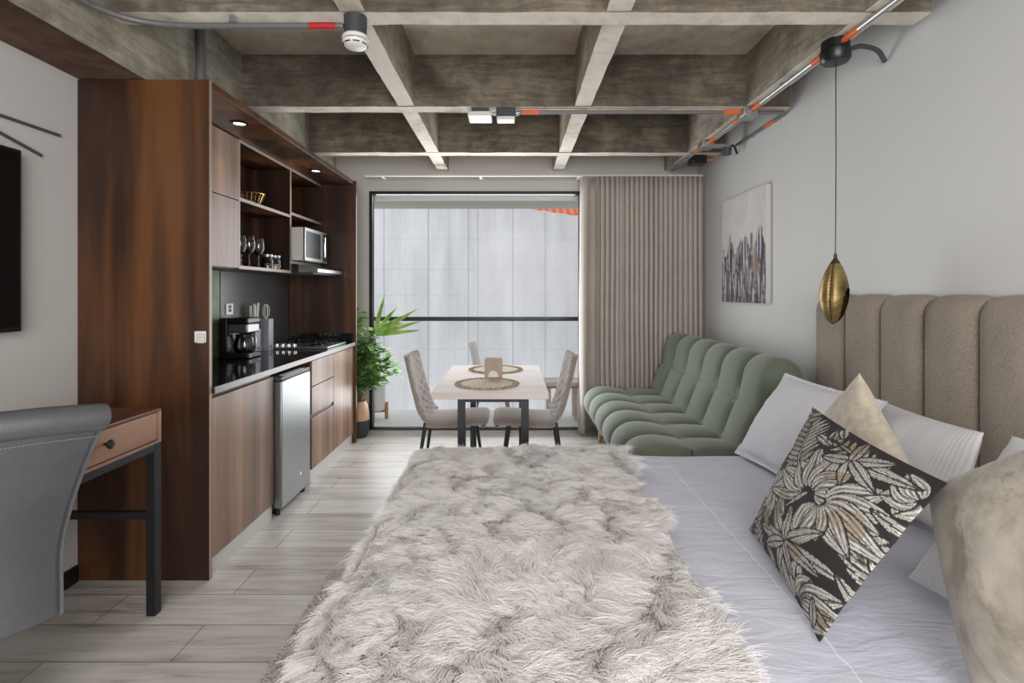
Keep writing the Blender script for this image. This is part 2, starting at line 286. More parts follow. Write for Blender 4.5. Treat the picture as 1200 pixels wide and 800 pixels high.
# ---------------------------------------------------------------- mesh helpers
ORG = {}
class MB:
    def __init__(s): s.v = []; s.f = []; s.mi = []; s.cm = 0
    def add(s, vs, fs, mi=None):
        o = len(s.v); s.v += [tuple(p) for p in vs]
        for f in fs: s.f.append(tuple(i+o for i in f)); s.mi.append(s.cm if mi is None else mi)
        return s
    def box(s, x0, x1, y0, y1, z0, z1, mi=None):
        x0, x1 = min(x0, x1), max(x0, x1); y0, y1 = min(y0, y1), max(y0, y1); z0, z1 = min(z0, z1), max(z0, z1)
        vs = [(x0, y0, z0), (x1, y0, z0), (x1, y1, z0), (x0, y1, z0), (x0, y0, z1), (x1, y0, z1), (x1, y1, z1), (x0, y1, z1)]
        return s.add(vs, [(0, 3, 2, 1), (4, 5, 6, 7), (0, 1, 5, 4), (1, 2, 6, 5), (2, 3, 7, 6), (3, 0, 4, 7)], mi)
    def tube(s, pts, r, n=10, mi=None, cap=True):
        pts = [Vector(p) for p in pts]; m = len(pts); rs = r if isinstance(r, (list, tuple)) else [r]*m
        vs = []; up = Vector((0, 0, 1)); pa = None
        for i, p in enumerate(pts):
            d = (pts[min(i+1, m-1)] - pts[max(i-1, 0)]).normalized()
            if pa is None:
                a = d.cross(up) if abs(d.z) < 0.95 else d.cross(Vector((0, 1, 0)))
            else: a = pa - d*pa.dot(d)
            a.normalize(); pa = a; b = d.cross(a)
            for k in range(n):
                t_ = 2*PI*k/n; vs.append(p + (a*math.cos(t_) + b*math.sin(t_))*rs[i])
        fs = []
        for i in range(m-1):
            for k in range(n):
                fs.append((i*n+k, i*n+(k+1) % n, (i+1)*n+(k+1) % n, (i+1)*n+k))
        if cap: fs.append(tuple(range(n-1, -1, -1))); fs.append(tuple((m-1)*n+k for k in range(n)))
        return s.add(vs, fs, mi)
    def bar(s, p, q, w, h, mi=None):          # square bar from p to q
        p = Vector(p); q = Vector(q); d = (q-p).normalized(); up = Vector((0, 0, 1)) if abs(d.z) < 0.9 else Vector((0, 1, 0))
        a = d.cross(up).normalized(); b = a.cross(d)
        vs = [c + a*w/2*i + b*h/2*j for c in (p, q) for i, j in ((-1, -1), (1, -1), (1, 1), (-1, 1))]
        return s.add(vs, [(3, 2, 1, 0), (4, 5, 6, 7), (0, 1, 5, 4), (1, 2, 6, 5), (2, 3, 7, 6), (3, 0, 4, 7)], mi)
    def lathe(s, prof, c=(0, 0, 0), n=24, mi=None, close=False, rot=None):
        vs = []; fs = []; m = len(prof)
        for r, z in prof:
            for k in range(n):
                p = Vector((r*math.cos(2*PI*k/n), r*math.sin(2*PI*k/n), z))
                if rot is not None: p = rot @ p
                vs.append(p + Vector(c))
        for i in range(m-1):
            for k in range(n): fs.append((i*n+k, i*n+(k+1) % n, (i+1)*n+(k+1) % n, (i+1)*n+k))
        if close:
            for k in range(n): fs.append(((m-1)*n+k, (m-1)*n+(k+1) % n, (k+1) % n, k))
        else:
            if prof[0][0] > 1e-6: fs.append(tuple(range(n-1, -1, -1)))
            if prof[-1][0] > 1e-6: fs.append(tuple((m-1)*n+k for k in range(n)))
        return s.add(vs, fs, mi)
    def prism(s, poly, axis, a, b, mi=None):     # poly in the two other axes, extruded along axis from a to b
        def P(u, v, t_): return {'x': (t_, u, v), 'y': (u, t_, v), 'z': (u, v, t_)}[axis]
        n = len(poly); vs = [P(u, v, a) for u, v in poly] + [P(u, v, b) for u, v in poly]
        fs = [tuple(range(n)), tuple(range(2*n-1, n-1, -1))] + [(i, n+i, n+(i+1) % n, (i+1) % n) for i in range(n)]
        return s.add(vs, fs, mi)
    def grid(s, fn, nu, nv, mi=None, closeu=False):
        vs = [fn(i/nu, j/nv) for j in range(nv+1) for i in range(nu+1)]
        W = nu+1
        fs = [(j*W+i, j*W+i+1, (j+1)*W+i+1, (j+1)*W+i) for j in range(nv) for i in range(nu)]
        return s.add(vs, fs, mi)
    def ellip(s, c, rx, ry, rz, n=20, m=12):
        prof = [(math.sin(PI*i/m), -math.cos(PI*i/m)) for i in range(m+1)]
        o = len(s.v); s.lathe([(max(r, 1e-4), z) for r, z in prof], (0, 0, 0), n)
        for i in range(o, len(s.v)):
            x, y, z = s.v[i]; s.v[i] = (c[0]+x*rx, c[1]+y*ry, c[2]+z*rz)
        return s
    def build(s, name, mat, parent=None, bevel=0.0, smooth=True, ang=38, seg=2, solid=0.0, sub=0, fixn=True, weld=False):
        V = np.array([tuple(p) for p in s.v], dtype=float)
        if parent is not None: org = ORG[parent]
        else:
            mn, mx = V.min(0), V.max(0); org = Vector(((mn[0]+mx[0])/2, (mn[1]+mx[1])/2, mn[2]))
        V = V - np.array(org)
        me = bpy.data.meshes.new(name); me.from_pydata(V.tolist(), [], s.f)
        mats = mat if isinstance(mat, (list, tuple)) else [mat]
        for m_ in mats: me.materials.append(M[m_] if isinstance(m_, str) else m_)
        if len(mats) > 1: me.polygons.foreach_set('material_index', s.mi)
        if fixn or weld:
            bm = bmesh.new(); bm.from_mesh(me)
            if weld: bmesh.ops.remove_doubles(bm, verts=bm.verts, dist=1e-5)
            if fixn: bmesh.ops.recalc_face_normals(bm, faces=bm.faces)
            bm.to_mesh(me); bm.free()
        if smooth:
            me.shade_smooth(); me.set_sharp_from_angle(angle=math.radians(ang))
        me.update()
        o = bpy.data.objects.new(name, me); COL.objects.link(o)
        if parent is not None: o.parent = parent
        else: o.location = org
        ORG[o] = org
        if solid: md = o.modifiers.new('thickness', 'SOLIDIFY'); md.thickness = solid; md.offset = 0
        if bevel: md = o.modifiers.new('bevel', 'BEVEL'); md.width = bevel; md.segments = seg; md.limit_method = 'ANGLE'; md.angle_limit = math.radians(40)
        if sub: md = o.modifiers.new('sub', 'SUBSURF'); md.levels = sub; md.render_levels = sub
        return o

def tag(o, label=None, cat=None, group=None, kind=None):
    if label: o['label'] = label
    if cat: o['category'] = cat
    if group: o['group'] = group
    if kind: o['kind'] = kind
    return o
def thing(name, loc, label, cat, group=None):
    o = bpy.data.objects.new(name, None); COL.objects.link(o); o.location = loc; o.empty_display_size = 0.1
    ORG[o] = Vector(loc); return tag(o, label, cat, group)
def struct(o): o['kind'] = 'structure'; return o
def copy_tree(o, parent=None):
    c = o.copy(); COL.objects.link(c); ORG[c] = ORG.get(o, Vector())
    if parent is not None: c.parent = parent
    for ch in list(o.children): copy_tree(ch, c)
    return c
def box(name, mat, dims, parent=None, bevel=0.0, **k): return MB().box(*dims).build(name, mat, parent, bevel, **k)
def smooth_path(pts, n=8):
    P = [Vector(p) for p in pts]; P = [P[0]*2-P[1]] + P + [P[-1]*2-P[-2]]; out = []
    for i in range(1, len(P)-2):
        for k in range(n):
            t_ = k/n; a, b, c, d = P[i-1:i+3]
            out.append(0.5*((2*b) + (c-a)*t_ + (2*a-5*b+4*c-d)*t_*t_ + (3*b-a-3*c+d)*t_**3))
    out.append(P[-2]); return out
def nz(x, y, z=0.0): return noise.noise(Vector((x, y, z)))

# ================================================================ SETTING
WX0, WX1, YB, YF = -1.96, 1.75, -2.4, 4.84
def st(name, mat, *boxes, parent=None, bevel=0.0):
    m = MB()
    for b in boxes: m.box(*b)
    o = m.build(name, mat, parent, bevel)
    if parent is None: struct(o)
    return o
st('floor', 'floor', (WX0-.1, WX1+.1, YB-.1, YF+.06, -.1, 0))
st('wall_left', 'wall_left', (WX0-.1, WX0, YB-.1, YF, 0, 2.9))
st('wall_right', 'wall', (WX1, WX1+.1, YB-.1, YF, 0, 2.9))
WL, WR, WT = -1.347, 0.66, 2.25                       # window opening
st('wall_front', 'jamb', (WX0, WL, YF, YF+.14, 0, 2.9), (WR, WX1, YF, YF+.14, 0, 2.9), (WL, WR, YF, YF+.14, WT, 2.9))
st('wall_rear', 'wall', (WX0, -1.3, YB-.1, YB, 0, 2.9), (1.5, WX1, YB-.1, YB, 0, 2.9), (-1.3, 1.5, YB-.1, YB, 2.45, 2.9), (-1.3, 1.5, YB-.1, YB, 0, 0.65))
st('trim_1', 'jamb', (WL-.0, WX1-.15, YF-.035, YF-.001, 2.355, 2.375))     # thin ledge over the window
st('baseboard_left', 'black', (WX0, WX0+.012, YB, 2.3, 0, .075))
st('baseboard_right', 'black', (WX1-.012, WX1, YB, YF, 0, .075))

# coffered concrete ceiling
ceil = st('ceiling', 'slab', (WX0-.1, WX1+.1, YB-.1, YF+.14, 2.76, 2.95))
def rough_beam(name, x0, x1, y0, y1, z0, z1, mats, amp=0.006, seed=0):
    m = MB(); along_x = (x1-x0) > (y1-y0); L = (x1-x0) if along_x else (y1-y0); n = max(4, int(L/0.025))
    vs = []; 
    for i in range(n+1):
        t_ = i/n
        for k, (a, z) in enumerate(((0, z1), (0, z0), (1, z0), (1, z1))):
            if along_x:
                x = x0+(x1-x0)*t_; y = y0+(y1-y0)*a
                y += (nz(x*6, seed+k*7.1, 3)+.6*nz(x*19, seed+k*7.1, 3))*amp; zz = z + (nz(x*5, seed+k*3.3, 9)*amp*0.8 if k in (1, 2) else 0)
            else:
                y = y0+(y1-y0)*t_; x = x0+(x1-x0)*a
                x += (nz(y*6, seed+k*7.1, 3)+.6*nz(y*19, seed+k*7.1, 3))*amp; zz = z + (nz(y*5, seed+k*3.3, 9)*amp*0.8 if k in (1, 2) else 0)
            vs.append((x, y, zz))
    fs = []; mi = []
    for i in range(n):
        for k in range(3):
            fs.append((i*4+k, i*4+k+1, (i+1)*4+k+1, (i+1)*4+k)); mi.append(1 if k == 1 else 0)
    fs.append((3, 2, 1, 0)); mi.append(0); o = n*4; fs.append((o, o+1, o+2, o+3)); mi.append(0)
    m.v = vs; m.f = fs; m.mi = mi
    return m.build(name, mats, ceil, ang=50)
RC = 2.44
for i, y in enumerate((-2.07, -1.02, 0.03, 1.08, 2.137, 3.2, 4.24)):
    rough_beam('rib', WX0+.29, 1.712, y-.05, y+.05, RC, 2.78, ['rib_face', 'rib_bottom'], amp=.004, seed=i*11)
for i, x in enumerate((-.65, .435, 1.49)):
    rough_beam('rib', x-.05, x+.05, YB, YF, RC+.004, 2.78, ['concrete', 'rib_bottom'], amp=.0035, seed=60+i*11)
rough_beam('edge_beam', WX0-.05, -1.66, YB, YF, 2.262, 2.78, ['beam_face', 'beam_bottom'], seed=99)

# window 1: black frame, panes, bottom track
w1 = struct(thing('window_1', (WL, YF, 0), None, None))
m = MB(); fw = .028
m.box(WL, WL+fw, YF-.012, YF+.06, 0, WT).box(WR-fw, WR, YF-.012, YF+.06, 0, WT).box(WL+fw, WR-fw, YF-.012, YF+.06, WT-fw, WT)
m.build('window_frame', 'black_frame', w1)
box('track', 'black_frame', (WL+fw, WR-fw, YF-.01, YF+.06, .0005, .012), w1)
box('roller_blind_box', 'white', (WL+fw, WR-fw, YF+.075, YF+.14, WT-.065, WT-fw), w1)
box('window_pane', 'window_glass', (WL+fw, WR-fw, YF+.02, YF+.026, .012, WT-fw), w1)
# the painted green reflection strip is built with the backsplash
# balcony and the facade across
st('balcony_floor', 'balcony_floor', (-3.2, 2.6, YF+.06, 5.66, -.12, -.002))
st('balcony_soffit', 'soffit', (-3.2, 2.6, YF+.14, 5.62, 2.212, 2.5))
fm = MB(); n = 40
top = lambda x: 2.475 + .006*math.sin(x*40) if x < .2 else 2.475-(x-.2)*.145 + .008*math.sin(x*43)
poly = [(-6, -3), (6, -3), (6, top(2.2))] + [(x, top(x)) for x in np.linspace(2.0, -1.5, n)] + [(-6, 2.475)]
fm.prism(poly, 'y', 7.2, 7.5); struct(fm.build('facade_wall', 'facade', smooth=False))
rf = MB(); rf.add([(-.3, 7.52, 2.44), (6, 7.52, 2.44), (6, 9.5, 3.5), (-.3, 9.5, 3.3), (-.3, 7.52, 2.0), (6, 7.52, 1.6), (6, 9.5, 3.4), (-.3, 9.5, 3.2)],
       [(0, 1, 2, 3), (7, 6, 5, 4), (0, 4, 5, 1), (1, 5, 6, 2), (2, 6, 7, 3), (3, 7, 4, 0)]); struct(rf.build('facade_roof', 'roof_tile', smooth=False))
bal = thing('balustrade', (-.3, 5.57, 0), 'glass balcony balustrade with a dark handrail beyond the window', 'balustrade')
box('glass_panel', 'rail_glass', (-3.0, 2.4, 5.565, 5.575, .0, .985), bal)
MB().box(-3.0, 2.4, 5.55, 5.59, .985, 1.03).build('handrail', 'table_leg', bal, .006)

# ================================================================ KITCHEN
KX, KB = -1.365, -1.935
KY0, KY1 = 2.307, 4.43
ks = thing('kitchen_surround', (-1.65, 3.37, 0), 'dark walnut kitchen housing of two full height side panels with a top panel', 'cabinet housing')
def panel(name, x0, x1, y0, y1, z0, z1, mat='wood_dark', parent=ks, bevel=.0015, edge=True):
    o = box(name, mat, (x0, x1, y0, y1, z0, z1), parent, bevel); return o
sp = panel('side_panel', WX0+.002, KX, KY0, KY0+.02, 0, 2.257)
box('edge_band', 'wood_edge', (KX, KX+.002, KY0+.001, KY0+.019, 0, 2.257), sp)
sp = panel('side_panel', WX0+.002, KX+.02, KY1-.02, KY1, 0, 2.257)
box('edge_band', 'wood_dark', (KX+.02, KX+.022, KY1-.019, KY1-.001, 0, 2.257), sp)
panel('top_panel', WX0+.002, KX+.0, KY0+.02, KY1-.02, 2.224, 2.257)
panel('back_panel', WX0+.002, KB+.004, KY0+.02, KY1-.02, 0, 2.224)

# wall cabinet with two stacked doors
UX = -1.646; UB = KB+.006
wc = thing('wall_cabinet', (-1.79, 2.71, 1.44), 'walnut wall cabinet of two stacked doors next to the tall side panel', 'wall cabinet')
MB().box(UB, UX-.02, 2.33, 3.082, 1.44, 2.222).build('carcass', 'wood_dark', wc)
for z0, z1 in ((1.444, 1.848), (1.853, 2.218)):
    box('door', 'wood_front_lit', (UX-.018, UX, 2.332, 3.084, z0, z1), wc, .0015)
# open shelf unit, two bays
su = thing('shelf_unit', (-1.79, 3.75, 1.44), 'open walnut wall shelf unit of two bays with pale shelf edges', 'shelf unit')
m = MB(); m.box(UB, UB+.012, 3.088, 4.405, 1.55, 2.20); m.box(UB, UB+.012, 3.088, 3.81, 1.44, 1.55); m.build('back_board', 'wood_dark', su)
def shelf(y0, y1, z, name='shelf', th=.02):
    s_ = box(name, 'wood_dark', (UB, UX-.003, y0, y1, z-th, z), su)
    box('edge_band', 'wood_edge', (UX-.003, UX, y0, y1, z-th, z), s_)
shelf(3.088, 3.80, 1.46); shelf(3.10, 3.80, 1.872); shelf(3.82, 4.405, 1.896); shelf(3.82, 4.405, 1.532)
shelf(3.088, 4.405, 2.222, 'top_board', .018)
s_ = box('side_board', 'wood_dark', (UB, UX-.003, 3.086, 3.10, 1.46, 2.204), su); box('edge_band', 'wood_edge', (UX-.003, UX, 3.086, 3.10, 1.46, 2.204), s_)
s_ = box('divider', 'wood_dark', (UB, UX-.003, 3.80, 3.82, 1.44, 2.204), su); box('edge_band', 'wood_edge', (UX-.003, UX, 3.80, 3.82, 1.44, 2.204), s_)
# downlights in the top panel
def downlight(y, label):
    t_ = thing('downlight', (-1.49, y, 2.224), label, 'downlight', 'downlights in the kitchen top panel')
    MB().lathe([(.030, -.001), (.046, -.001), (.047, -.006), (.033, -.008), (.030, -.004)], (-1.49, y, 2.224), 28, close=True).build('trim_ring', 'black', t_)
    MB().lathe([(.0305, -.0005), (.0305, -.0045), (0.0001, -.005)], (-1.49, y, 2.224), 24).build('lens', 'lens', t_)
    l = bpy.data.lights.new('downlight_beam', 'SPOT'); l.energy = 2.2; l.spot_size = 2.2; l.spot_blend = .8; l.color = (1, .9, .78); l.shadow_soft_size = .03
    o = bpy.data.objects.new('downlight_beam', l); COL.objects.link(o); o.location = (0, 0, -.02); o.parent = t_
downlight(2.80, 'round recessed downlight nearest the tall side panel'); downlight(3.89, 'round recessed downlight at the window end of the kitchen')

# base units
PZ = .092
def base_unit(name, label, y0, y1):
    t_ = thing(name, (-1.65, (y0+y1)/2, 0), label, 'base cabinet')
    box('carcass', 'wood_dark', (UB, KX-.02, y0, y1, PZ, .836), t_)
    box('plinth', 'plinth', (KX-.03, KX-.012, y0, y1, 0, PZ), t_)
    return t_
b1 = base_unit('base_cabinet', 'walnut base cabinet with one wide door next to the steel fridge', 2.33, 2.935)
box('door', 'wood_front_lit', (KX-.018, KX, 2.333, 2.932, PZ-.004, .815), b1, .0015)
b2 = base_unit('drawer_cabinet', 'walnut drawer unit of three fronts between fridge and cupboard', 3.49, 3.918)
for z0, z1 in ((.655, .828), (.462, .649), (PZ-.004, .436)):
    box('drawer', 'wood_front_lit', (KX-.018, KX, 3.493, 3.916, z0, z1), b2, .0015)
box('handle_channel', 'black', (KX-.019, KX-.010, 3.493, 3.916, .436, .462), b2)
b3 = base_unit('base_cabinet', 'narrow walnut cupboard with tall door at the window end of the worktop', 3.92, 4.408)
box('door', 'wood_front_lit', (KX-.018, KX, 3.923, 4.405, PZ-.004, .828), b3, .0015)

wt = thing('worktop', (-1.65, 3.37, .836), 'polished black granite worktop with a lit front edge', 'worktop')
box('slab', 'granite', (UB, KX+.012, 2.33, 4.408, .838, .868), wt, .002)
box('front_edge', 'granite_edge_lit', (KX+.012, KX+.016, 2.33, 4.408, .838, .868), wt)
box('upstand', 'granite', (UB, KX-.0, 4.394, 4.409, .868, .945), wt)
bs = thing('backsplash', (UB, 3.37, .868), 'dark slate backsplash behind the coffee maker under the wall units', 'backsplash')
MB().box(UB, UB+.010, 3.372, 4.392, .869, 1.438).build('slate_panel', 'slate', bs); MB().box(UB, UB+.010, 2.335, 3.228, .869, 1.438).build('slate_panel', 'slate', bs)
MB().box(UB, UB+.006, 3.23, 3.37, .869, 1.438).build('glass_panel', 'green_reflection', bs)  # opaque strip carrying the painted reflection of greenery

# fridge
FX = -1.33
fr = thing('fridge', (-1.63, 3.17, 0), 'small stainless steel under counter fridge', 'fridge')
box('body', 'dark_grey', (UB+.02, FX-.055, 2.962, 3.372, .035, .806), fr, .003)
box('door', 'steel', (FX-.05, FX, 2.958, 3.376, .045, .782), fr, .006)
tr = box('top_trim', 'dark_grey', (FX-.05, FX-.004, 2.96, 3.374, .786, .808), fr, .003)
box('label_strip', 'white', (FX-.042, FX-.008, 3.02, 3.31, .808, .8095), tr)
MB().lathe([(.012, 0), (.012, .002), (.0001, .0025)], (FX, 3.22, .16), 16, rot=Matrix.Rotation(PI/2, 3, 'Y')).build('badge', 'chrome', fr)
for y in (2.99, 3.345):
    for x in (FX-.04, UB+.06): MB().lathe([(.016, 0), (.016, .036)], (x, y, 0), 12).build('foot', 'black', fr)
box('kick_plate', 'black', (FX-.06, FX-.05, 2.97, 3.37, .012, .05), fr)

# extractor hood under the microwave bay
hd = thing('range_hood', (-1.69, 4.11, 1.435), 'slim dark range hood with a steel front lip beneath the microwave shelf', 'range hood')
MB().box(UB+.014, -1.60, 3.825, 4.40, 1.445, 1.51).build('body', 'black', hd)
MB().prism([(-1.60, 1.445), (-1.455, 1.447), (-1.452, 1.475), (-1.60, 1.508)], 'y', 3.83, 4.40).build('front_lip', 'steel', hd, .003)
MB().box(-1.9, -1.5, 3.86, 4.37, 1.437, 1.445).build('filter', 'dark_grey', hd)
# microwave on the shelf
mw = thing('microwave', (-1.73, 4.06, 1.532), 'silver microwave oven on the right hand kitchen shelf', 'microwave')
box('housing', 'off_white', (-1.90, -1.565, 3.835, 4.29, 1.538, 1.785), mw, .004)
box('front_panel', 'steel', (-1.565, -1.55, 3.832, 4.293, 1.536, 1.788), mw, .003)
box('door_glass', 'screen', (-1.551, -1.548, 3.86, 4.135, 1.562, 1.762), mw)
box('control_panel', 'black', (-1.551, -1.5475, 4.195, 4.282, 1.55, 1.775), mw)
MB().tube([(-1.548, 4.165, 1.575), (-1.522, 4.165, 1.585), (-1.522, 4.165, 1.74), (-1.548, 4.165, 1.75)], .006, 8).build('handle', 'chrome', mw)
for k in range(4): MB().box(-1.548, -1.546, 4.205, 4.272, 1.575+.028*k, 1.593+.028*k).build('button', 'dark_grey', mw)
for y in (3.87, 4.25):
    for x in (-1.86, -1.60): MB().lathe([(.01, 0), (.01, .007)], (x, y, 1.532), 10).build('foot', 'black', mw)

# cooktop
ck = thing('cooktop', (-1.63, 4.08, .868), 'stainless gas cooktop set on the dark worktop', 'cooktop')
box('steel_tray', 'steel', (-1.86, -1.395, 3.87, 4.30, .8685, .884), ck, .004)
for x, y in ((-1.52, 3.98), (-1.52, 4.19), (-1.74, 4.19)):
    g = MB().lathe([(.05, .884), (.05, .89), (.035, .896), (.0001, .897)], (x, y, 0), 20).build('burner', 'black', ck)
    m = MB()
    for k in range(4):
        a = k*PI/2+PI/4; m.bar((x+.03*math.cos(a), y+.03*math.sin(a), .905), (x+.095*math.cos(a), y+.095*math.sin(a), .905), .008, .008)
        m.bar((x+.09*math.cos(a), y+.09*math.sin(a), .884), (x+.09*math.cos(a), y+.09*math.sin(a), .909), .008, .008)
    m.lathe([(.028, .901), (.035, .901), (.035, .909), (.028, .909)], (x, y, 0), 18, close=True)
    m.build('pan_support', 'black_metal', ck)
for k in range(5): MB().lathe([(.016, .884), (.014, .905), (.0001, .907)], (-1.835+.045*k, 3.90, 0), 14).build('control_knob', 'chrome', ck)

# coffee maker (its glass jug bay opens towards the room)
cx, cy = -1.79, 3.38
cm = thing('coffee_maker', (cx, cy, .868), 'black drip coffee maker with steel band and glass jug on the worktop', 'coffee maker')
z0 = .868
m = MB(); m.box(cx-.10, cx+.095, cy-.085, cy+.085, z0+.0005, z0+.035).build('base', 'black', cm, .008)
MB().box(cx-.10, cx-.045, cy-.085, cy+.085, z0+.035, z0+.262).build('water_tank', 'black', cm, .008)
MB().box(cx-.045, cx+.085, cy-.08, cy+.08, z0+.165, z0+.225).build('brew_band', 'steel', cm, .01, seg=3)
MB().box(cx-.045, cx+.088, cy-.083, cy+.083, z0+.226, z0+.264).build('lid', 'black', cm, .008)
MB().lathe([(.035, z0+.158), (.05, z0+.165)], (cx+.03, cy, 0), 20).build('filter_nozzle', 'black', cm)
MB().lathe([(.0001, z0+.037), (.05, z0+.037), (.064, z0+.055), (.066, z0+.09), (.055, z0+.125), (.05, z0+.14)], (cx+.025, cy, 0), 26).build('glass_jug', 'thin_glass', cm, solid=.003, fixn=True)
MB().lathe([(.053, z0+.14), (.053, z0+.154), (.0001, z0+.157)], (cx+.025, cy, 0), 24).build('jug_lid', 'black', cm)
MB().tube(smooth_path([(cx+.07, cy-.03, z0+.145), (cx+.115, cy-.05, z0+.14), (cx+.12, cy-.055, z0+.085), (cx+.088, cy-.04, z0+.06)]), .009, 8).build('jug_handle', 'steel', cm)
MB().box(cx+.0945, cx+.0965, cy-.03, cy+.03, z0+.01, z0+.026).build('switch', 'dark_grey', cm)

# holders with cutlery
hb = thing('utensil_holder', (-1.872, 3.70, .868), 'short grey metal utensil holder beside the coffee maker', 'utensil holder', 'grey holders on the worktop')
def holder(t_, x0, x1, y0, y1, h):
    m = MB(); th = .003
    z0 = .8685; m.box(x0, x1, y0, y0+th, z0, z0+h).box(x0, x1, y1-th, y1, z0, z0+h).box(x0, x0+th, y0+th, y1-th, z0, z0+h).box(x1-th, x1, y0+th, y1-th, z0, z0+h).box(x0+th, x1-th, y0+th, y1-th, z0, z0+.006)
    m.build('box', 'grey_block', t_)
    MB().lathe([(.009, 0), (.008, .003), (.0001, .0035)], (x1, (y0+y1)/2-.005, z0+.028), 12, rot=Matrix.Rotation(PI/2, 3, 'Y')).build('badge', 'black', t_)
holder(hb, -1.90, -1.832, 3.655, 3.745, .165)
hc = thing('utensil_holder', (-1.835, 3.80, .868), 'tall grey metal utensil holder holding a white whisk', 'utensil holder', 'grey holders on the worktop')
holder(hc, -1.86, -1.79, 3.765, 3.84, .232)
kb = thing('knife_block', (-1.872, 3.70, .868), 'black knife block of white handled knives with copper collars', 'knife block')
MB().box(-1.895, -1.838, 3.662, 3.738, z0+.0065, z0+.212).build('block', 'black', kb, .004)
for i, (dx, dy, lean) in enumerate(((-.012, -.02, -.01), (.008, -.006, 0.0), (-.008, .012, .005), (.012, .022, .012))):
    x, y = -1.866+dx, 3.70+dy
    k_ = MB().bar((x, y, z0+.240), (x+.002, y+lean, z0+.335+.006*i), .016, .012).build('knife_handle', 'white', kb, .004)
    MB().bar((x, y, z0+.212), (x, y, z0+.240), .017, .013).build('collar', 'copper', k_)
wh = thing('whisk', (-1.825, 3.80, z0+.008), 'white wire whisk standing in the tall grey holder', 'whisk')
MB().tube([(-1.825, 3.80, z0+.0065), (-1.825, 3.80, z0+.24)], .006, 8).build('handle', 'white', wh)
m = MB()
for k in range(4):
    a = k*PI/4; c, s_ = math.cos(a), math.sin(a); pts = []
    for i in range(17):
        u = i/16*2*PI-PI/2; pts.append((-1.825+c*.024*math.cos(u), 3.80+s_*.024*math.cos(u), z0+.29+.052*math.sin(u)))
    m.tube(pts, .002, 5)
m.build('wires', 'white', wh)
ol = thing('outlet', (UB+.012, 3.47, 1.18), 'white wall socket on the slate backsplash above the coffee maker', 'outlet')
box('plate', 'white', (UB+.010, UB+.016, 3.428, 3.516, 1.145, 1.222), ol, .003)
for z in (1.165, 1.19): box('socket', 'black', (UB+.016, UB+.018, 3.455, 3.49, z, z+.02), ol, .002)

# glassware, jars, wire bowl
def wineglass():
    t_ = thing('wine_glass', (0, 0, 0), 'wine glass', 'wine glass', 'wine glasses on the kitchen shelf')
    MB().lathe([(.0001, .085), (.018, .09), (.032, .11), (.037, .135), (.034, .165), (.028, .195), (.0265, .195), (.0325, .165), (.0355, .135), (.0305, .112), (.017, .093), (.0001, .088)], (0, 0, 0), 22).build('bowl', 'thin_glass', t_)
    MB().lathe([(.004, .008), (.0035, .045), (.005, .085)], (0, 0, 0), 12).build('stem', 'thin_glass', t_)
    MB().lathe([(.033, 0), (.033, .002), (.012, .005), (.004, .008)], (0, 0, 0), 22).build('foot', 'thin_glass', t_)
    return t_
wg = wineglass()
for i, (x, y, lb) in enumerate(((-1.70, 3.205, 'wine glass closest to the wall cabinet door, partly hidden'), (-1.678, 3.27, 'second wine glass from the wall cabinet, standing at the shelf edge'),
                                (-1.76, 3.33, 'wine glass standing back between two others'), (-1.69, 3.415, 'wine glass standing next to the glass jars'))):
    g = wg if i == 0 else copy_tree(wg)
    g.location = (x, y, 1.46); g['label'] = lb
def jar(x, y, label, fill, r=.037, h=.085):
    t_ = thing('jar', (x, y, 1.46), label, 'jar', 'glass jars on the kitchen shelf')
    MB().lathe([(.0001, .0005), (r, .0005), (r, h*.75), (r*.85, h*.86), (r*.85, h), (r*.8, h), (r*.8, h*.85), (r*.93, h*.73), (r*.93, .004), (.0001, .004)], (x, y, 1.46), 20).build('glass_body', 'thin_glass', t_)
    MB().lathe([(.0001, .005), (r*.9, .005), (r*.9, h*.45), (.0001, h*.47)], (x, y, 1.46), 18).build('filling', fill, t_)
    MB().lathe([(r*.92, h), (r*.92, h+.014), (.0001, h+.016)], (x, y, 1.46), 20).build('lid', 'galv', t_)
jar(-1.692, 3.545, 'glass jar with a metal lid right beside the wine glasses', 'dark_grey'); jar(-1.692, 3.66, 'glass jar with pale contents nearest the shelf divider', 'wood_pale')
wb = thing('wire_bowl', (-1.735, 3.40, 1.872), 'gold wire fruit bowl on the middle kitchen shelf', 'bowl')
m = MB(); c = (-1.735, 3.40, 1.872)
prof = lambda t_: (.045+.04*t_**.7, .003+.075*t_)
for k in range(18):
    a = 2*PI*k/18; m.tube([(c[0]+prof(t_)[0]*math.cos(a), c[1]+prof(t_)[0]*math.sin(a), c[2]+prof(t_)[1]) for t_ in np.linspace(0, 1, 7)], .0022, 6)
m.build('wires', 'gold', wb)
for t_, r_ in ((1, .0035), (0, .003)):
    R_, Z_ = prof(t_); MB().tube([(c[0]+R_*math.cos(2*PI*i/36), c[1]+R_*math.sin(2*PI*i/36), c[2]+Z_) for i in range(37)], r_, 6).build('rim' if t_ else 'base_ring', 'gold', wb)
sw = thing('wall_switch', (-1.40, KY0, 1.07), 'small white switch on the near side panel of the kitchen', 'switch')
box('plate', 'white', (-1.428, -1.376, KY0-.007, KY0-.0005, 1.072, 1.124), sw, .003)
box('rocker', 'off_white', (-1.412, -1.378, KY0-.018, KY0-.007, 1.070, 1.112), sw, .004)
cp = tag(box('cover_plate', 'jamb', (-1.46, -1.33, YF-.008, YF-.001, 2.455, 2.52), None, .003), 'blank square cover plate on the wall above the window', 'cover plate')

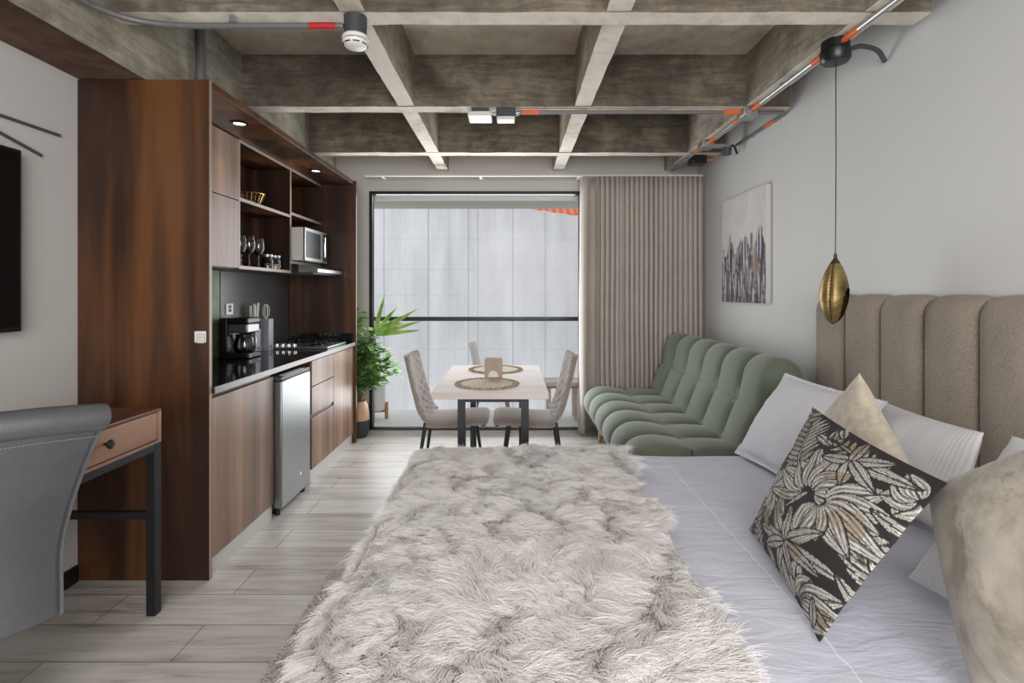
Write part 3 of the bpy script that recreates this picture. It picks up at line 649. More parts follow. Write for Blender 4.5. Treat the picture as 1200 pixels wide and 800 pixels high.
# ================================================================ DESK, CHAIR, TV
dk = thing('desk', (-1.67, 1.55, 0), 'walnut writing desk on black steel legs with a drawer beside the tall panel', 'desk')
DX0, DX1, DY0, DY1, DT = -1.93, -1.43, 0.92, 2.088, .829
box('top', 'wood_desk_top', (DX0, DX1, DY0, DY1, DT-.012, DT), dk, .002)
m = MB(); m.box(DX0, DX1-.012, DY1-.018, DY1, .692, DT-.012); m.box(DX0, DX1-.012, DY0, DY0+.018, .692, DT-.012); m.box(DX0, DX0+.015, DY0+.018, DY1-.018, .692, DT-.012)
m.box(DX0+.015, DX1-.012, DY0+.018, DY1-.018, .692, .704); m.build('box_frame', 'wood_drawer', dk, .0015)
m = MB(); m.box(DX1-.012, DX1, DY1-.018, DY1, .692, DT-.012).box(DX1-.012, DX1, DY0, DY0+.018, .692, DT-.012).box(DX1-.012, DX1, DY0+.018, DY1-.018, .692, .702).build('front_rim', 'wood_drawer', dk)
for y0, y1, ky in ((1.545, DY1-.021, 1.80), (DY0+.021, 1.541, 1.26)):
    d_ = box('drawer', 'wood_drawer', (DX1-.02, DX1-.003, y0, y1, .705, DT-.015), dk, .002)
    MB().lathe([(.005, 0), (.005, .012), (.015, .017), (.017, .024), (.012, .029), (.0001, .030)], (DX1-.003, ky, .765), 18, rot=Matrix.Rotation(PI/2, 3, 'Y')).build('knob', 'black', d_)
m = MB(); m.box(DX0, DX1, DY1-.035, DY1, .662, .692).box(DX0, DX1, DY0, DY0+.035, .662, .692).box(DX1-.035, DX1, DY0+.035, DY1-.035, .662, .692).box(DX0, DX0+.035, DY0+.035, DY1-.035, .662, .692).build('steel_frame', 'black_metal', dk, .002)
for x in (DX0, DX1-.037):
    for y in (DY0, DY1-.037): box('leg', 'black_metal', (x, x+.037, y, y+.037, .0, .662), dk, .002)
for y in (DY0+.006, DY1-.031): box('stretcher', 'black_metal', (DX0+.037, DX1-.037, y, y+.025, .385, .415), dk, .002)

# black leather chair seen from behind
oc = thing('office_chair', (0, 0, 0), 'black leather swivel chair with stitched curved back pulled up to the desk', 'office chair')
# local frame: x across (right positive seen from behind), y forward (towards the desk), z up
def back(u, v, off=0.0):
    s_ = v; z = .44 + .535*s_
    hw = .172 + .070*max(0, (s_-.30)/.70)**1.4
    x = (2*u-1)*hw
    rec = -.12*max(0, (s_-.25)/.75)**1.5                       # leans back towards the top
    y = rec - .035*(1-(2*u-1)**2) + off + .02*s_*(1-s_)
    z += .02*s_*(1-(2*u-1)**2)
    return (x, y, z)
m = MB(); nu, nv = 20, 24
m.grid(lambda u, v: back(u, v, 0), nu, nv); m.grid(lambda u, v: back(u, v, .055), nu, nv)
W = nu+1; H = nv+1; N = W*H
def stitch_edge(idx):
    for a, b in zip(idx[:-1], idx[1:]): m.f.append((a, b, b+N, a+N)); m.mi.append(0)
bot = list(range(W)); top_ = [nv*W+i for i in range(W)]; lef = [j*W for j in range(H)]; rig = [j*W+nu for j in range(H)]
for e in (bot, top_, lef, rig): stitch_edge(e)
bk_ = m.build('backrest', 'leather', oc, .014, seg=3, ang=60)
m = MB(); m.tube([back(u, .985, -.004+.03) for u in np.linspace(0, 1, 21)], .036, 12).build('top_roll', 'leather', bk_)
m = MB()
for k in range(60):
    u = (k+.1)/60; u2 = (k+.75)/60; m.tube([back(u, .895, -.002), back(u2, .895, -.002)], .0016, 5)
m.build('stitching', 'stitch', bk_)
for u in (0.0, 1.0):
    MB().tube([Vector(back(u, v, .004)) for v in np.linspace(0, .97, 22)], .005, 6).build('piping', 'leather', bk_)
m = MB(); m.grid(lambda u, v: ((2*u-1)*.165*(1-.1*v), .03+.43*v, .475+.03*(1-(2*u-1)**4)*(1-(2*v-1)**4)), 12, 12); m.grid(lambda u, v: ((2*u-1)*.165*(1-.1*v), .03+.43*v, .445), 12, 12)
W2 = 13; N2 = 169
for e in ([i for i in range(13)], [12*13+i for i in range(13)], [j*13 for j in range(13)], [j*13+12 for j in range(13)]):
    for a, b in zip(e[:-1], e[1:]): m.f.append((a, b, b+N2, a+N2)); m.mi.append(0)
m.build('seat', 'leather', oc, .01, ang=60)
MB().lathe([(.03, .12), (.03, .30), (.02, .30), (.02, .445)], (0, .22, 0), 18).build('gas_column', 'black', oc)
for k in range(5):
    a = 2*PI*k/5+PI/2; e_ = (0+.2*math.cos(a), .22+.2*math.sin(a))
    ar = MB().tube([(0, .22, .12), (e_[0], e_[1], .075)], [.028, .016], 10).build('base_arm', 'black', oc)
    MB().lathe([(.0001, -.014), (.024, -.012), (.027, 0), (.024, .012), (.0001, .014)], (e_[0], e_[1], .027), 16, rot=Matrix.Rotation(PI/2, 3, 'Y')).build('caster', 'black', ar)
    
oc.location = (-1.31, 1.233, 0); oc.rotation_euler = (0, 0, math.atan2(.17, .135))     # across-axis runs towards the far end of the desk

tv = thing('television', (-1.93, 1.38, 1.147), 'large black flat television on the left wall above the desk', 'television')
box('housing', 'black', (-1.935, -1.905, .77, 1.99, 1.147, 1.85), tv, .004)
box('screen', 'screen', (-1.905, -1.902, .785, 1.975, 1.165, 1.838), tv)
MB().box(-1.958, -1.935, 1.2, 1.55, 1.4, 1.6).build('wall_mount', 'black_metal', tv)
MB().box(-1.955, -1.94, 1.985, 2.018, 1.555, 1.612).build('cable_clip', 'black', tv, .003)
wa = thing('wall_art', (-1.955, 1.7, 1.86), 'thin dark metal rods of a wall decoration above the television', 'wall art')
for a, b in (((-1.95, 1.2, 1.972), (-1.95, 2.21, 1.974)), ((-1.95, 1.35, 2.05), (-1.95, 2.123, 1.865))): MB().bar(a, b, .006, .011).build('rod', 'rod', wa)
for y, z in ((1.7, 1.973), (1.75, 1.954)): MB().tube([(-1.9598, y, z), (-1.95, y, z)], .005, 8).build('mount_pin', 'black_metal', wa)

# ================================================================ DINING GROUP
TZ = .74
dt = thing('dining_table', (-.123, 3.385, 0), 'pale oak dining table on dark steel legs in front of the window', 'dining table')
box('tabletop', 'wood_pale', (-.451, .205, 2.85, 3.92, TZ-.038, TZ), dt, .003)
for x in (-.31, .052):
    for y in (2.915, 3.80): box('leg', 'table_leg', (x, x+.044, y, y+.044, 0, TZ-.038), dt, .002)
for y in (2.915, 3.80): box('cross_rail', 'table_leg', (-.266, .052, y+.006, y+.038, TZ-.068, TZ-.038), dt)
def placemat(label, x, y):
    t_ = thing('placemat', (x, y, TZ), label, 'placemat', 'round jute placemats on the dining table')
    m = MB(); prof = []
    for k in range(13): prof.append((.0001+.168*k/12, .004+.0022*math.cos(k*PI)*1.0))
    m.lathe([(.168, .0005)] + prof[::-1], (x, y, TZ), 48).build('weave', 'jute', t_)
    m = MB()
    for k in range(34):
        a = 2*PI*k/34; pts = [(x+(.178+.017*math.cos(b))*math.cos(a+.085*math.sin(b)), y+(.178+.017*math.cos(b))*math.sin(a+.085*math.sin(b)), TZ+.0045) for b in np.linspace(0, 2*PI, 13)]
        m.tube(pts, .0036, 5)
    m.build('scalloped_rim', 'jute_dark', t_)
placemat('round jute placemat at the near end of the dining table', -.152, 3.12); placemat('round jute placemat at the window end of the dining table', -.117, 3.69)
nh = thing('napkin_holder', (-.12, 3.33, TZ), 'wooden napkin holder standing between the two placemats', 'napkin holder')
def nplate(y0, y1):
    h, w_, r = .132, .0575, .034
    pts = [(-.12-w_, TZ+.0005), (-.12-r, TZ+.0005)] + [(-.12-r*math.cos(a), TZ+.012+r*math.sin(a)*1.2) for a in np.linspace(0, PI, 13)] + [(-.12+r, TZ+.0005), (-.12+w_, TZ+.0005), (-.12+w_, TZ+h-.008), (-.12+w_-.008, TZ+h), (-.12-w_+.008, TZ+h), (-.12-w_, TZ+h-.008)]
    MB().prism(pts, 'y', y0, y1).build('plate', 'holder_wood', nh)
nplate(3.303, 3.312); nplate(3.350, 3.359); box('bottom', 'holder_wood', (-.1775, -.0625, 3.312, 3.350, TZ+.0005, TZ+.006), nh)
nk = tag(MB().box(-.172, -.068, 3.316, 3.346, TZ+.0065, TZ+.105).build('napkin_stack', 'napkin', None, .003), 'white paper napkins held in the wooden holder', 'napkins')

def dining_chair():
    t_ = thing('dining_chair', (0, 0, 0), 'chair', 'chair', 'quilted dining chairs at the table')
    # local: x forward, y across; profile from seat front lip to back top
    P = smooth_path([(.235, 0, .425), (.25, 0, .462), (.215, 0, .485), (.10, 0, .482), (-.05, 0, .470), (-.14, 0, .478), (-.185, 0, .53), (-.215, 0, .63), (-.245, 0, .75), (-.27, 0, .86), (-.283, 0, .893)], 6)
    n = len(P); nv = 24
    def frame(i):
        a = P[min(i+1, n-1)]-P[max(i-1, 0)]; a.normalize(); return Vector((-a.z, 0, a.x)) * -1
    def surf(i0, i1, name, quilt):
        m = MB(); cnt = i1-i0
        def hw(i):
            z = P[i].z; b = .225 if i < n*.5 else .222-.022*max(0, (z-.55)/.35)
            e = min(i, n-1-i); return b*(1-.16*max(0, 1-e/5.0)**2)
        def pt(i, j, side):
            v = j/nv*2-1; N_ = frame(i); th = .046
            e = 1-abs(v)**6; p = P[i].copy(); 
            bow = .035*(v*v) if i > n*.5 else .012*v*v*-1
            p = p + Vector((bow, 0, 0)) if i > n*.5 else p + Vector((0, 0, -bow*-1*.6))
            p.y = v*hw(i)
            off = 0
            if side == 0:
                off = -.018*(abs(v)**5)
                if quilt and i > n*.42:
                    uu = i*.52; vv = v*3.6
                    q = min(abs(math.sin((uu+vv)*PI/2)), abs(math.sin((uu-vv)*PI/2))); off += .013*min(1, q*1.8)-.013
            else: off = -th + .014*abs(v)**5
            # inner face is on the sitter's side: for the seat up, for the back forward
            return p - N_*off*-1 if False else p + N_*off
        W = nv+1
        for side in (0, 1):
            o = len(m.v); vs = [pt(i, j, side) for i in range(i0, i1+1) for j in range(W)]
            m.add(vs, [(a*W+b, a*W+b+1, (a+1)*W+b+1, (a+1)*W+b) for a in range(cnt) for b in range(nv)])
        N_ = (cnt+1)*W
        for e in ([k for k in range(W)], [cnt*W+k for k in range(W)], [k*W for k in range(cnt+1)], [k*W+nv for k in range(cnt+1)]):
            for a, b in zip(e[:-1], e[1:]): m.f.append((a, b, b+N_, a+N_)); m.mi.append(0)
        return m.build(name, 'chair_fabric', t_, .006, ang=70)
    mid = int(n*.5)
    surf(0, mid, 'seat', False); surf(mid, n-1, 'backrest', True)
    for sx, sy in ((1, 1), (1, -1), (-1, 1), (-1, -1)):
        MB().tube([(.15*sx-.01, .14*sy, .445), (.215*sx-.01, .20*sy, .0)], [.0135, .009], 10).build('leg', 'table_leg', t_)
    MB().box(-.17, .15, -.15, .15, .425, .437).build('seat_plate', 'table_leg', t_)
    return t_
c1 = dining_chair(); c1.location = (-.405, 3.49, 0); c1['label'] = 'taupe quilted dining chair on the left side of the table'
c2 = copy_tree(c1); c2.location = (.125, 3.49, 0); c2.rotation_euler = (0, 0, PI); c2['label'] = 'taupe quilted dining chair on the right side, beside the curtain'

# ================================================================ CURTAIN
ct = thing('curtain', (1.19, 4.66, 0), 'floor length taupe curtain gathered in narrow pleats beside the window', 'curtain')
def cpath():
    pts = []
    # broad fold at the window edge then narrow pleats
    for k in range(15): 
        a = k/14; pts.append((.625+.085*a, 4.70-.075*math.sin(a*PI)**.8))
    pts += [(.735, 4.735), (.765, 4.745)]
    x = .775
    while x < 1.735:
        i = (x-.775); ph = i/.044*2*PI + .9*nz(i*6, 1.5)
        amp = .030+.012*nz(i*9, 7.7)
        gap = .04*math.exp(-((x-1.0)/.018)**2)
        pts.append((x+.006*math.sin(ph*2), 4.655-amp*math.cos(ph)+gap)); x += .0037
    return pts
CP = cpath(); nC = len(CP)
m = MB(); rows = 14
def cfn(u, v):
    i = min(int(round(u*(nC-1))), nC-1); x, y = CP[i]; z = .012+2.335*v
    f = .75+.25*(1-v); sway = .012*nz(x*4, z*1.3, 2)*(1-v)
    c = 4.66
    if v > .93: f *= 1.0
    return (x+sway-(.018*(1-v) if i < 14 else 0), c+(y-c)*(.82+.3*(1-v))+sway*.6, z)
m.grid(cfn, nC-1, rows)
m.build('drape', 'curtain', ct, solid=.002, ang=80, fixn=False)
m = MB(); hem = [(x, y-.0, 0) for x, y in CP]
rl = thing('curtain_rail', (.17, 4.66, 2.35), 'slim white curtain rail running above the window', 'curtain rail')
box('track', 'white', (-1.34, 1.735, 4.645, 4.675, 2.350, 2.366), rl, .003)
for x in (-1.2, -.3, .6, 1.55): box('bracket', 'white', (x, x+.025, 4.675, YF-.036, 2.352, 2.362), rl)

# ================================================================ SOFA
sf = thing('sofa', (1.15, 3.72, 0), 'sage green tufted velvet sofa bed against the right wall', 'sofa')
SY0, SY1, NS = 2.74, 4.60, 6
def puff(profile, name, panels, amp, nper=12, crease=.55, endround=.06):
    """profile: list of (x,z); panels: list of index breaks along the profile; each cell bulges between the tufting lines"""
    P = smooth_path([(x, 0, z) for x, z in profile], 8); n = len(P)
    L = [0.0]
    for a, b in zip(P[:-1], P[1:]): L.append(L[-1]+(b-a).length)
    br = [L[min(i*8, n-1)] for i in panels]
    m = MB(); nv = NS*nper
    nrm = []
    for i in range(n):
        a = P[min(i+1, n-1)]-P[max(i-1, 0)]; a.normalize(); nrm.append(Vector((-a.z, 0, a.x)))
    for j in range(nv+1):
        y = SY0+(SY1-SY0)*j/nv; seg = (j/nper) % 1.0
        sv = (4*seg*(1-seg)) if seg > 0 else 0.0
        for i in range(n):
            k = 0
            while k < len(br)-2 and L[i] > br[k+1]: k += 1
            tt = min(1, max(0, (L[i]-br[k])/max(1e-6, br[k+1]-br[k]))); su_ = max(0, 4*tt*(1-tt))
            if k == len(br)-2 and panels[-1] < 0: su_ = 1
            b = (sv**crease)*(.12+.88*su_**.42)*amp
            # round the ends of the sofa
            ed = min(y-SY0, SY1-y); er = 0 if ed > endround else (1-ed/endround)**2
            p = P[i] + nrm[i]*(b - er*.035); p.y = y
            m.v.append(tuple(p))
    W = n
    for j in range(nv):
        for i in range(n-1): m.f.append((j*W+i, j*W+i+1, (j+1)*W+i+1, (j+1)*W+i)); m.mi.append(0)
    for j in (0, nv): m.f.append(tuple(j*W+i for i in range(n))); m.mi.append(0)
    return m.build(name, 'sofa', sf, ang=70)
seat = puff([(.80, .19), (.71, .22), (.665, .32), (.70, .40), (.79, .435), (.96, .425), (.98, .422), (1.14, .415), (1.30, .395), (1.33, .33), (1.33, .22)], 'seat_cushion', [1, 6, 9], .043)
backc = puff([(1.25, .36), (1.245, .42), (1.29, .52), (1.335, .645), (1.345, .66), (1.375, .76), (1.40, .85), (1.45, .90), (1.52, .895), (1.585, .84), (1.61, .74), (1.62, .55), (1.62, .36)], 'back_cushion', [1, 4, 9, 12], .046)
MB().box(.80, 1.60, SY0+.05, SY1-.05, .15, .20).build('base_frame', 'sofa', sf, .01)
for x in (.76, 1.55):
    for y in (SY0+.16, SY1-.16): MB().tube([(x+.02, y, .17), (x, y, 0.0)], [.026, .017], 14).build('leg', 'wood_leg', sf)

# ================================================================ ART, PENDANT
ar = thing('canvas_picture', (1.73, 3.82, 1.225), 'canvas print of a pale abstract city skyline on the right wall', 'picture')
AY0, AY1, AZ0, AZ1, AXF = 3.46, 4.18, 1.222, 2.03, 1.715
m = MB(); na, nb = 130, 150
m.grid(lambda u, v: (AXF, AY0+(AY1-AY0)*u, AZ0+(AZ1-AZ0)*v), na, nb)
o = m.build('canvas_face', 'art_print', ar, smooth=False, fixn=False)
def art(u, v):                      # u 0 near .. 1 far, v 0 bottom .. 1 top
    r0 = np.array([.62, .60, .60]) + .06*nz(u*5, v*5, 1) + .05*nz(u*17, v*9, 2)
    col = r0
    uu = 1-u
    heights = .40+.22*abs(nz(math.floor(uu*16)*1.7, 4.4))+.26*math.exp(-((uu-.22)/.05)**2)+.16*math.exp(-((uu-.58)/.12)**2)+.22*math.exp(-((uu-.88)/.10)**2)
    if v < heights:
        k = math.floor(uu*34); s_ = nz(k*2.31, v*3.2+k, 5)*1.3; s2 = nz(uu*60, v*7, 8); s3 = nz(uu*18, v*26, 3)
        d = .42+1.1*s_+.7*s2+.4*s3 - .35*(1-v/heights)
        lo = np.array([.055, .045, .065]); hi = np.array([.58, .55, .56]); tnt = np.array([.42, .30, .24])
        d = min(1, max(0, d)); col = lo*(1-d)+hi*d
        if nz(uu*7, v*5, 12) > .32: col = col*.5+tnt*.5
    return np.clip(col, 0, 1)
def paint(o, fn, uvs):
    at = o.data.color_attributes.new('print', 'FLOAT_COLOR', 'POINT')
    c = np.ones((len(uvs), 4)); 
    for i, (u, v) in enumerate(uvs): c[i, :3] = fn(u, v)
    at.data.foreach_set('color', c.ravel())
paint(o, art, [(i/na, j/nb) for j in range(nb+1) for i in range(na+1)])
mcan = MB(); mcan.box(AXF+.001, WX1-.001, AY0, AY1, AZ0, AZ1); mcan.build('canvas_edge', 'off_white', ar)

pd = thing('pendant_lamp', (1.48, 2.34, 1.15), 'hammered brass almond shaped pendant lamp hanging over the bed', 'pendant lamp')
px_, py_ = 1.478, 2.34
def pod(u, v):
    a = 2*PI*u; t_ = v; r = .062*math.sin(PI*min(1, t_**.86*1.0))**.72
    if t_ > .9: r = max(r, .0)
    x, y = r*math.cos(a), r*.86*math.sin(a)
    seam = math.exp(-((((a-3.95+PI) % (2*PI))-PI)/.10)**2); sc = 1-.10*seam
    return (px_+x*sc-.010*(1-t_), py_+y*sc, 1.152+.305*t_)
m = MB(); nu, nv = 48, 40
full = [pod(i/nu, j/nv) for j in range(nv+1) for i in range(nu)]
fs = []
for j in range(nv):
    for i in range(nu):
        a = 2*PI*(i+.5)/nu; t_ = (j+.5)/nv
        # almond opening on the right flank
        da = abs(((a-5.42+PI) % (2*PI))-PI); op = .60*math.sqrt(max(0, 1-((t_-.29)/.265)**2))
        if da < op: continue
        fs.append((j*nu+i, j*nu+(i+1) % nu, (j+1)*nu+(i+1) % nu, (j+1)*nu+i))
m.add(full, fs); m.build('shade', 'hammered', pd, ang=80, fixn=False)
m = MB(); m.add([((p[0]-px_)*.95+px_, (p[1]-py_)*.95+py_, p[2]+.002) for p in full], fs); m.build('darkened_inside', 'dark_inside', pd, ang=80, fixn=False)  # inner copy of the shell, coloured dark for the shadow inside
m = MB(); sm2 = []
for j in range(3, nv-2):
    p_ = pod((3.95 % (2*PI))/(2*PI), j/nv); sm2.append((px_+(p_[0]-px_)*1.03, py_+(p_[1]-py_)*1.03, p_[2]))
m.tube(sm2, .0022, 6)
for k in range(0, len(sm2), 1): m.ellip((sm2[k][0]+.0035*(-1)**k, sm2[k][1], sm2[k][2]), .0032, .0032, .003, 6, 4)
m.build('seam', 'dark_inside', pd)
MB().ellip((px_, py_, 1.31), .016, .016, .022, 12, 8).build('bulb', 'dark_inside', pd)
MB().lathe([(.004, 1.475), (.007, 1.472), (.008, 1.452), (.012, 1.448)], (px_, py_, 0), 14).build('cord_grip', 'black', pd)
MB().tube([(px_, py_, 1.47), (px_+.003, py_, 1.9), (px_+.002, py_, 2.36)], .0022, 6).build('cord', 'black', pd)
MB().lathe([(.0001, 2.345), (.052, 2.347), (.062, 2.36), (.063, 2.40), (.058, 2.405), (.058, 2.444), (.0001, 2.445)], (px_, py_, 0), 30).build('canopy', 'black', pd)

# ================================================================ BED
BX0, BX1, BY0, BY1, BZ = -.405, 1.63, .70, 2.53, .50
bd = thing('bed', (.65, 1.6, 0), 'wide bed frame with a tall beige channel tufted headboard', 'bed')
MB().box(BX0+.04, BX1, BY0+.03, BY1-.03, .10, .27).build('bed_base', 'bed_base', bd, .02)
for x in (BX0+.1, BX1-.12):
    for y in (BY0+.1, BY1-.16): box('leg', 'wood_leg', (x, x+.06, y, y+.06, .022 if x < 1.2 else 0.022, .10), bd)
hd_ = MB().box(1.70, 1.745, .60, 2.815, .10, 1.27).build('headboard', 'headboard', bd, .01)
CW = .2456
for k in range(9):
    y0 = 2.82-CW*(k+1)+.002; y1 = 2.82-CW*k-.002
    m = MB(); ny, nz_ = 12, 30
    def ch(u, v):
        y = y0+(y1-y0)*u; e = (1-abs(2*u-1)**3.2)
        # profile v: from bottom front, up, over the rounded top, to the back
        if v < .72: z = .10+(1.20-.10)*(v/.72); x = 1.655; nx, nzz = -1, 0
        else:
            a = (v-.72)/.28*PI/2; z = 1.20+.083*math.sin(a); x = 1.655+.083*(1-math.cos(a)); nx, nzz = -math.cos(a), math.sin(a)
        d = .030*e**.8 - .022
        return (x+nx*d+.004, y, z+nzz*(d)*.4)
    m.grid(ch, ny, nz_); 
    m.build('channel', 'headboard', hd_, solid=.006, ang=70)
mt = tag(MB().box(BX0+.03, 1.60, BY0+.02, BY1-.02, .272, .47).build('mattress', 'linen_white', None, .04, seg=4), 'thick mattress lying under the white sheet', 'mattress')
# sheet draped over the mattress
def bedz(x, y): return BZ + .008*nz(x*2.1, y*2.6, 1) + .004*nz(x*7, y*5, 4)
sm_ = MB(); nx, ny = 110, 110
def sheet(u, v):
    # u along x with overhang on the foot side, v along y with overhang on both sides
    sx0 = -.26; L = BX1-.02-(BX0)-sx0; s_ = sx0 + (L)*u
    ty0 = -.24; Ly = (BY1-BY0)+.48; t_ = ty0+Ly*v
    def fold(s, lim):     # distance beyond the edge becomes drop, with a rounded shoulder
        r = .05
        if s >= r: return s, 0.0
        if s > -r*.57:
            a = (r-s)/(r*1.57)*PI/2; return r-r*math.sin(a), r*(1-math.cos(a))
        return 0.0, r+(-s-r*.57)
    xo, dx = fold(s_, 0); 
    if t_ < (BY1-BY0)/2: yo, dy = fold(t_, 0); y = BY0+yo
    else: yo, dy = fold((BY1-BY0)-t_, 0); y = BY1-yo
    x = BX0+xo; z = bedz(x, y)-max(dx, dy)
    if dx > .05: x -= .008+.012*nz(y*7, z*3, 2)
    if dy > .05: y += (.008+.012*nz(x*7, z*3, 5))*(1 if t_ > .5 else -1)
    return (x, y, z)
sm_.grid(sheet, nx, ny)
so = tag(sm_.build('bed_sheet', 'sheet', None, solid=0.004, ang=80), 'smooth white cotton sheet spread over the bed', 'sheet')

# ---------------------------------------------------------------- fur throw
TX0, TX1, TY0, TY1 = -.437, .50, .78, 2.553
def throw_edge(y): return TX1 + .035*nz(y*2.7, 3.3) + .02*nz(y*7, 1.2) + .045*(y-1.6)*.9
def throw_pt(a, b):
    """a: metres from the foot edge line (negative = hanging), b: metres along Y (beyond TY1 = hanging)"""
    x, dx = (TX0+a, 0) if a > 0 else (TX0-.012, -a)
    y, dy = (b, 0) if b < TY1 else (TY1+.012, b-TY1)
    z = BZ+.021+.008*nz(x*2.1, y*2.6, 1)+.007*nz(x*9, y*8, 3.3)
    r = .06
    ex = max(0, r-a)/r if a > 0 else 0; ey = max(0, r-(TY1-b))/r if b < TY1 else 0
    z -= .02*(ex**2+ey**2)
    if dx or dy: z -= max(dx, dy)+.02
    return Vector((x, y, z))
ft = thing('fur_throw', (0, 1.65, .5), 'shaggy pale grey beige faux fur throw across the foot of the bed', 'throw')
m = MB(); na, nb = 44, 70
def backing(u, v):
    a_ = -.19+u*(.18+(throw_edge(TY0+v*(TY1-TY0))-TX0)); b_ = TY0+v*(TY1-TY0+.13); p_ = throw_pt(a_, b_); p_.z -= .008
    if a_ <= .03: p_.x += .012
    if b_ > TY1-.03: p_.y -= .012
    return p_
m.grid(backing, na, nb)
m.build('backing', 'throw_back', ft, solid=.005, ang=80)

def make_hair(name, mat, parent, roots, normals, tips_dir, length, radius, npts=6, tipr=.25, kind='stuff'):
    """roots, normals, tips_dir: (N,3) arrays; strand rises along the normal then bends over along tips_dir"""
    N = len(roots); tt = np.linspace(0, 1, npts)[None, :, None]
    L = length[:, None, None]
    # quadratic bend: rise quickly, then lie over
    P = roots[:, None, :] + L*(normals[:, None, :]*(tt*(1-.62*tt)) + tips_dir[:, None, :]*(tt**1.5))
    hc = bpy.data.hair_curves.new(name); hc.add_curves([npts]*N)
    org = np.array(ORG[parent]) if parent is not None else np.zeros(3)
    hc.attributes['position'].data.foreach_set('vector', (P-org).astype(np.float32).ravel())
    ra = hc.attributes.get('radius') or hc.attributes.new('radius', 'FLOAT', 'POINT')
    rr = radius*(1-(1-tipr)*np.linspace(0, 1, npts)**1.3); ra.data.foreach_set('value', np.tile(rr, N).astype(np.float32))
    hc.materials.append(M[mat])
    o = bpy.data.objects.new(name, hc); COL.objects.link(o); o.parent = parent; o['kind'] = kind; ORG[o] = Vector(org)
    return o

def fur_field(x, y):      # combing direction and flatness from smooth noise
    th = .75*PI*nz(x*2.8, y*2.5, 3.1)*2 + 1.5*nz(x*8.5, y*8.5, 8.8)*2 + .9*nz(x*19, y*19, 2.2)*2 - 1.9
    return th, min(1, max(0, .45+.8*nz(x*9.7, y*9.1, 5.5)))
G = 90
def fur(n):
    # clumps
    nc = 12000; A = rng.uniform(-.19, TX1-TX0+.06, nc); B = rng.uniform(TY0, TY1+.12, nc)
    cdir = np.zeros((nc, 3)); clen = np.zeros(nc); clean = np.zeros(nc)
    for i in range(nc):
        th, fl = fur_field(TX0+A[i], B[i]); th += rng.normal(0, .38)
        cdir[i] = (math.cos(th), math.sin(th), 0); clen[i] = .050*(1+.6*nz(TX0*3+A[i]*5, B[i]*5, 2))*rng.uniform(.75, 1.3); clean[i] = fl
    # buckets for nearest clump
    cell = .03; bk = {}
    for i in range(nc): bk.setdefault((int(math.floor(A[i]/cell)), int(math.floor(B[i]/cell))), []).append(i)
    a = rng.uniform(-.19, TX1-TX0+.09, n); b = rng.uniform(TY0, TY1+.11, n); ne = n//8; a[:ne] = rng.uniform(-.07, .03, ne)
    # denser near the camera edge is unnecessary; keep the throw's own outline
    lim = np.array([throw_edge(y)-TX0 for y in b]); keep = a < lim; a = a[keep]; b = b[keep]; n = len(a)
    R = np.zeros((n, 3)); Nn = np.zeros((n, 3)); D = np.zeros((n, 3)); Ln = np.zeros(n)
    for i in range(n):
        p = throw_pt(a[i], b[i]); R[i] = p
        nn = np.array([0, 0, 1.0])
        if a[i] <= 0: f_ = min(1, -a[i]/.09); nn = np.array([-1, 0, .15+.8*(1-f_)]); nn /= np.linalg.norm(nn)
        elif b[i] >= TY1: nn = np.array([0, 1, .15])
        else:
            if a[i] < .05: nn = nn+np.array([-(1-a[i]/.06), 0, 0])
            if TY1-b[i] < .06: nn = nn+np.array([0, 1-(TY1-b[i])/.06, 0])
            nn /= np.linalg.norm(nn)
        ci, cj = int(math.floor(a[i]/cell)), int(math.floor(b[i]/cell)); best = None; bd_ = 9
        for di in (-1, 0, 1):
            for dj in (-1, 0, 1):
                for k in bk.get((ci+di, cj+dj), ()):
                    d = (A[k]-a[i])**2+(B[k]-b[i])**2
                    if d < bd_: bd_ = d; best = k
        dr = np.array([1.0, 0, 0]); l_ = .06; fl = .5
        conv = np.zeros(3)
        if best is not None:
            dr = cdir[best]; l_ = clen[best]; fl = clean[best]
            if a[i] > 0 and b[i] < TY1: conv = np.array([A[best]-a[i], B[best]-b[i], 0])/max(l_, .02)*.30
        lat = (.55+.45*fl)
        dd = dr*lat + conv + rng.normal(0, .17, 3)*np.array([1, 1, .5])
        if a[i] <= 0: dd = np.array([-.22*(1-f_)-.08*f_, dr[1]*.6, -.15*(1-f_)-.8*f_]) + rng.normal(0, .16, 3)
        elif b[i] >= TY1: dd = np.array([dr[0]*.4, .15, -.8]) + rng.normal(0, .12, 3)
        R[i] = p; Nn[i] = nn*(.62+.35*(1-fl)); D[i] = dd; Ln[i] = l_*rng.uniform(.7, 1.15)
    return R, Nn, D, Ln
R, Nn, D, Ln = fur(300000)
make_hair('fur_pile', 'fur', ft, R, Nn, D, Ln, .00065, 6)

# ---------------------------------------------------------------- rug beneath the bed
RX0, RX1, RY0, RY1 = -.83, 1.0, .75, 2.36
rg = thing('rug', (.1, 1.55, 0), 'grey shaggy rug lying on the floor under the bed', 'rug')
MB().box(RX0, RX1, RY0, RY1, .001, .012).build('rug_base', 'rug', rg, .004)
n = 26000; x = RX0 + rng.random(n)**1.0*.46; y = rng.uniform(RY0+.4, RY1, n)
n2 = 5000; x2 = rng.uniform(RX0, RX1, n2); y2 = rng.uniform(RY1-.10, RY1, n2)
x = np.concatenate([x, x2]); y = np.concatenate([y, y2]); n += n2
Rr = np.stack([x, y, np.full(n, .011)], 1); Nr = np.tile(np.array([[0, 0, .8]]), (n, 1)); th = rng.uniform(0, 2*PI, n)
Dr = np.stack([np.cos(th)*.7, np.sin(th)*.7, np.zeros(n)], 1); make_hair('rug_pile', 'rug_pile', rg, Rr, Nr, Dr, rng.uniform(.014, .03, n), .0018, 5, .5)

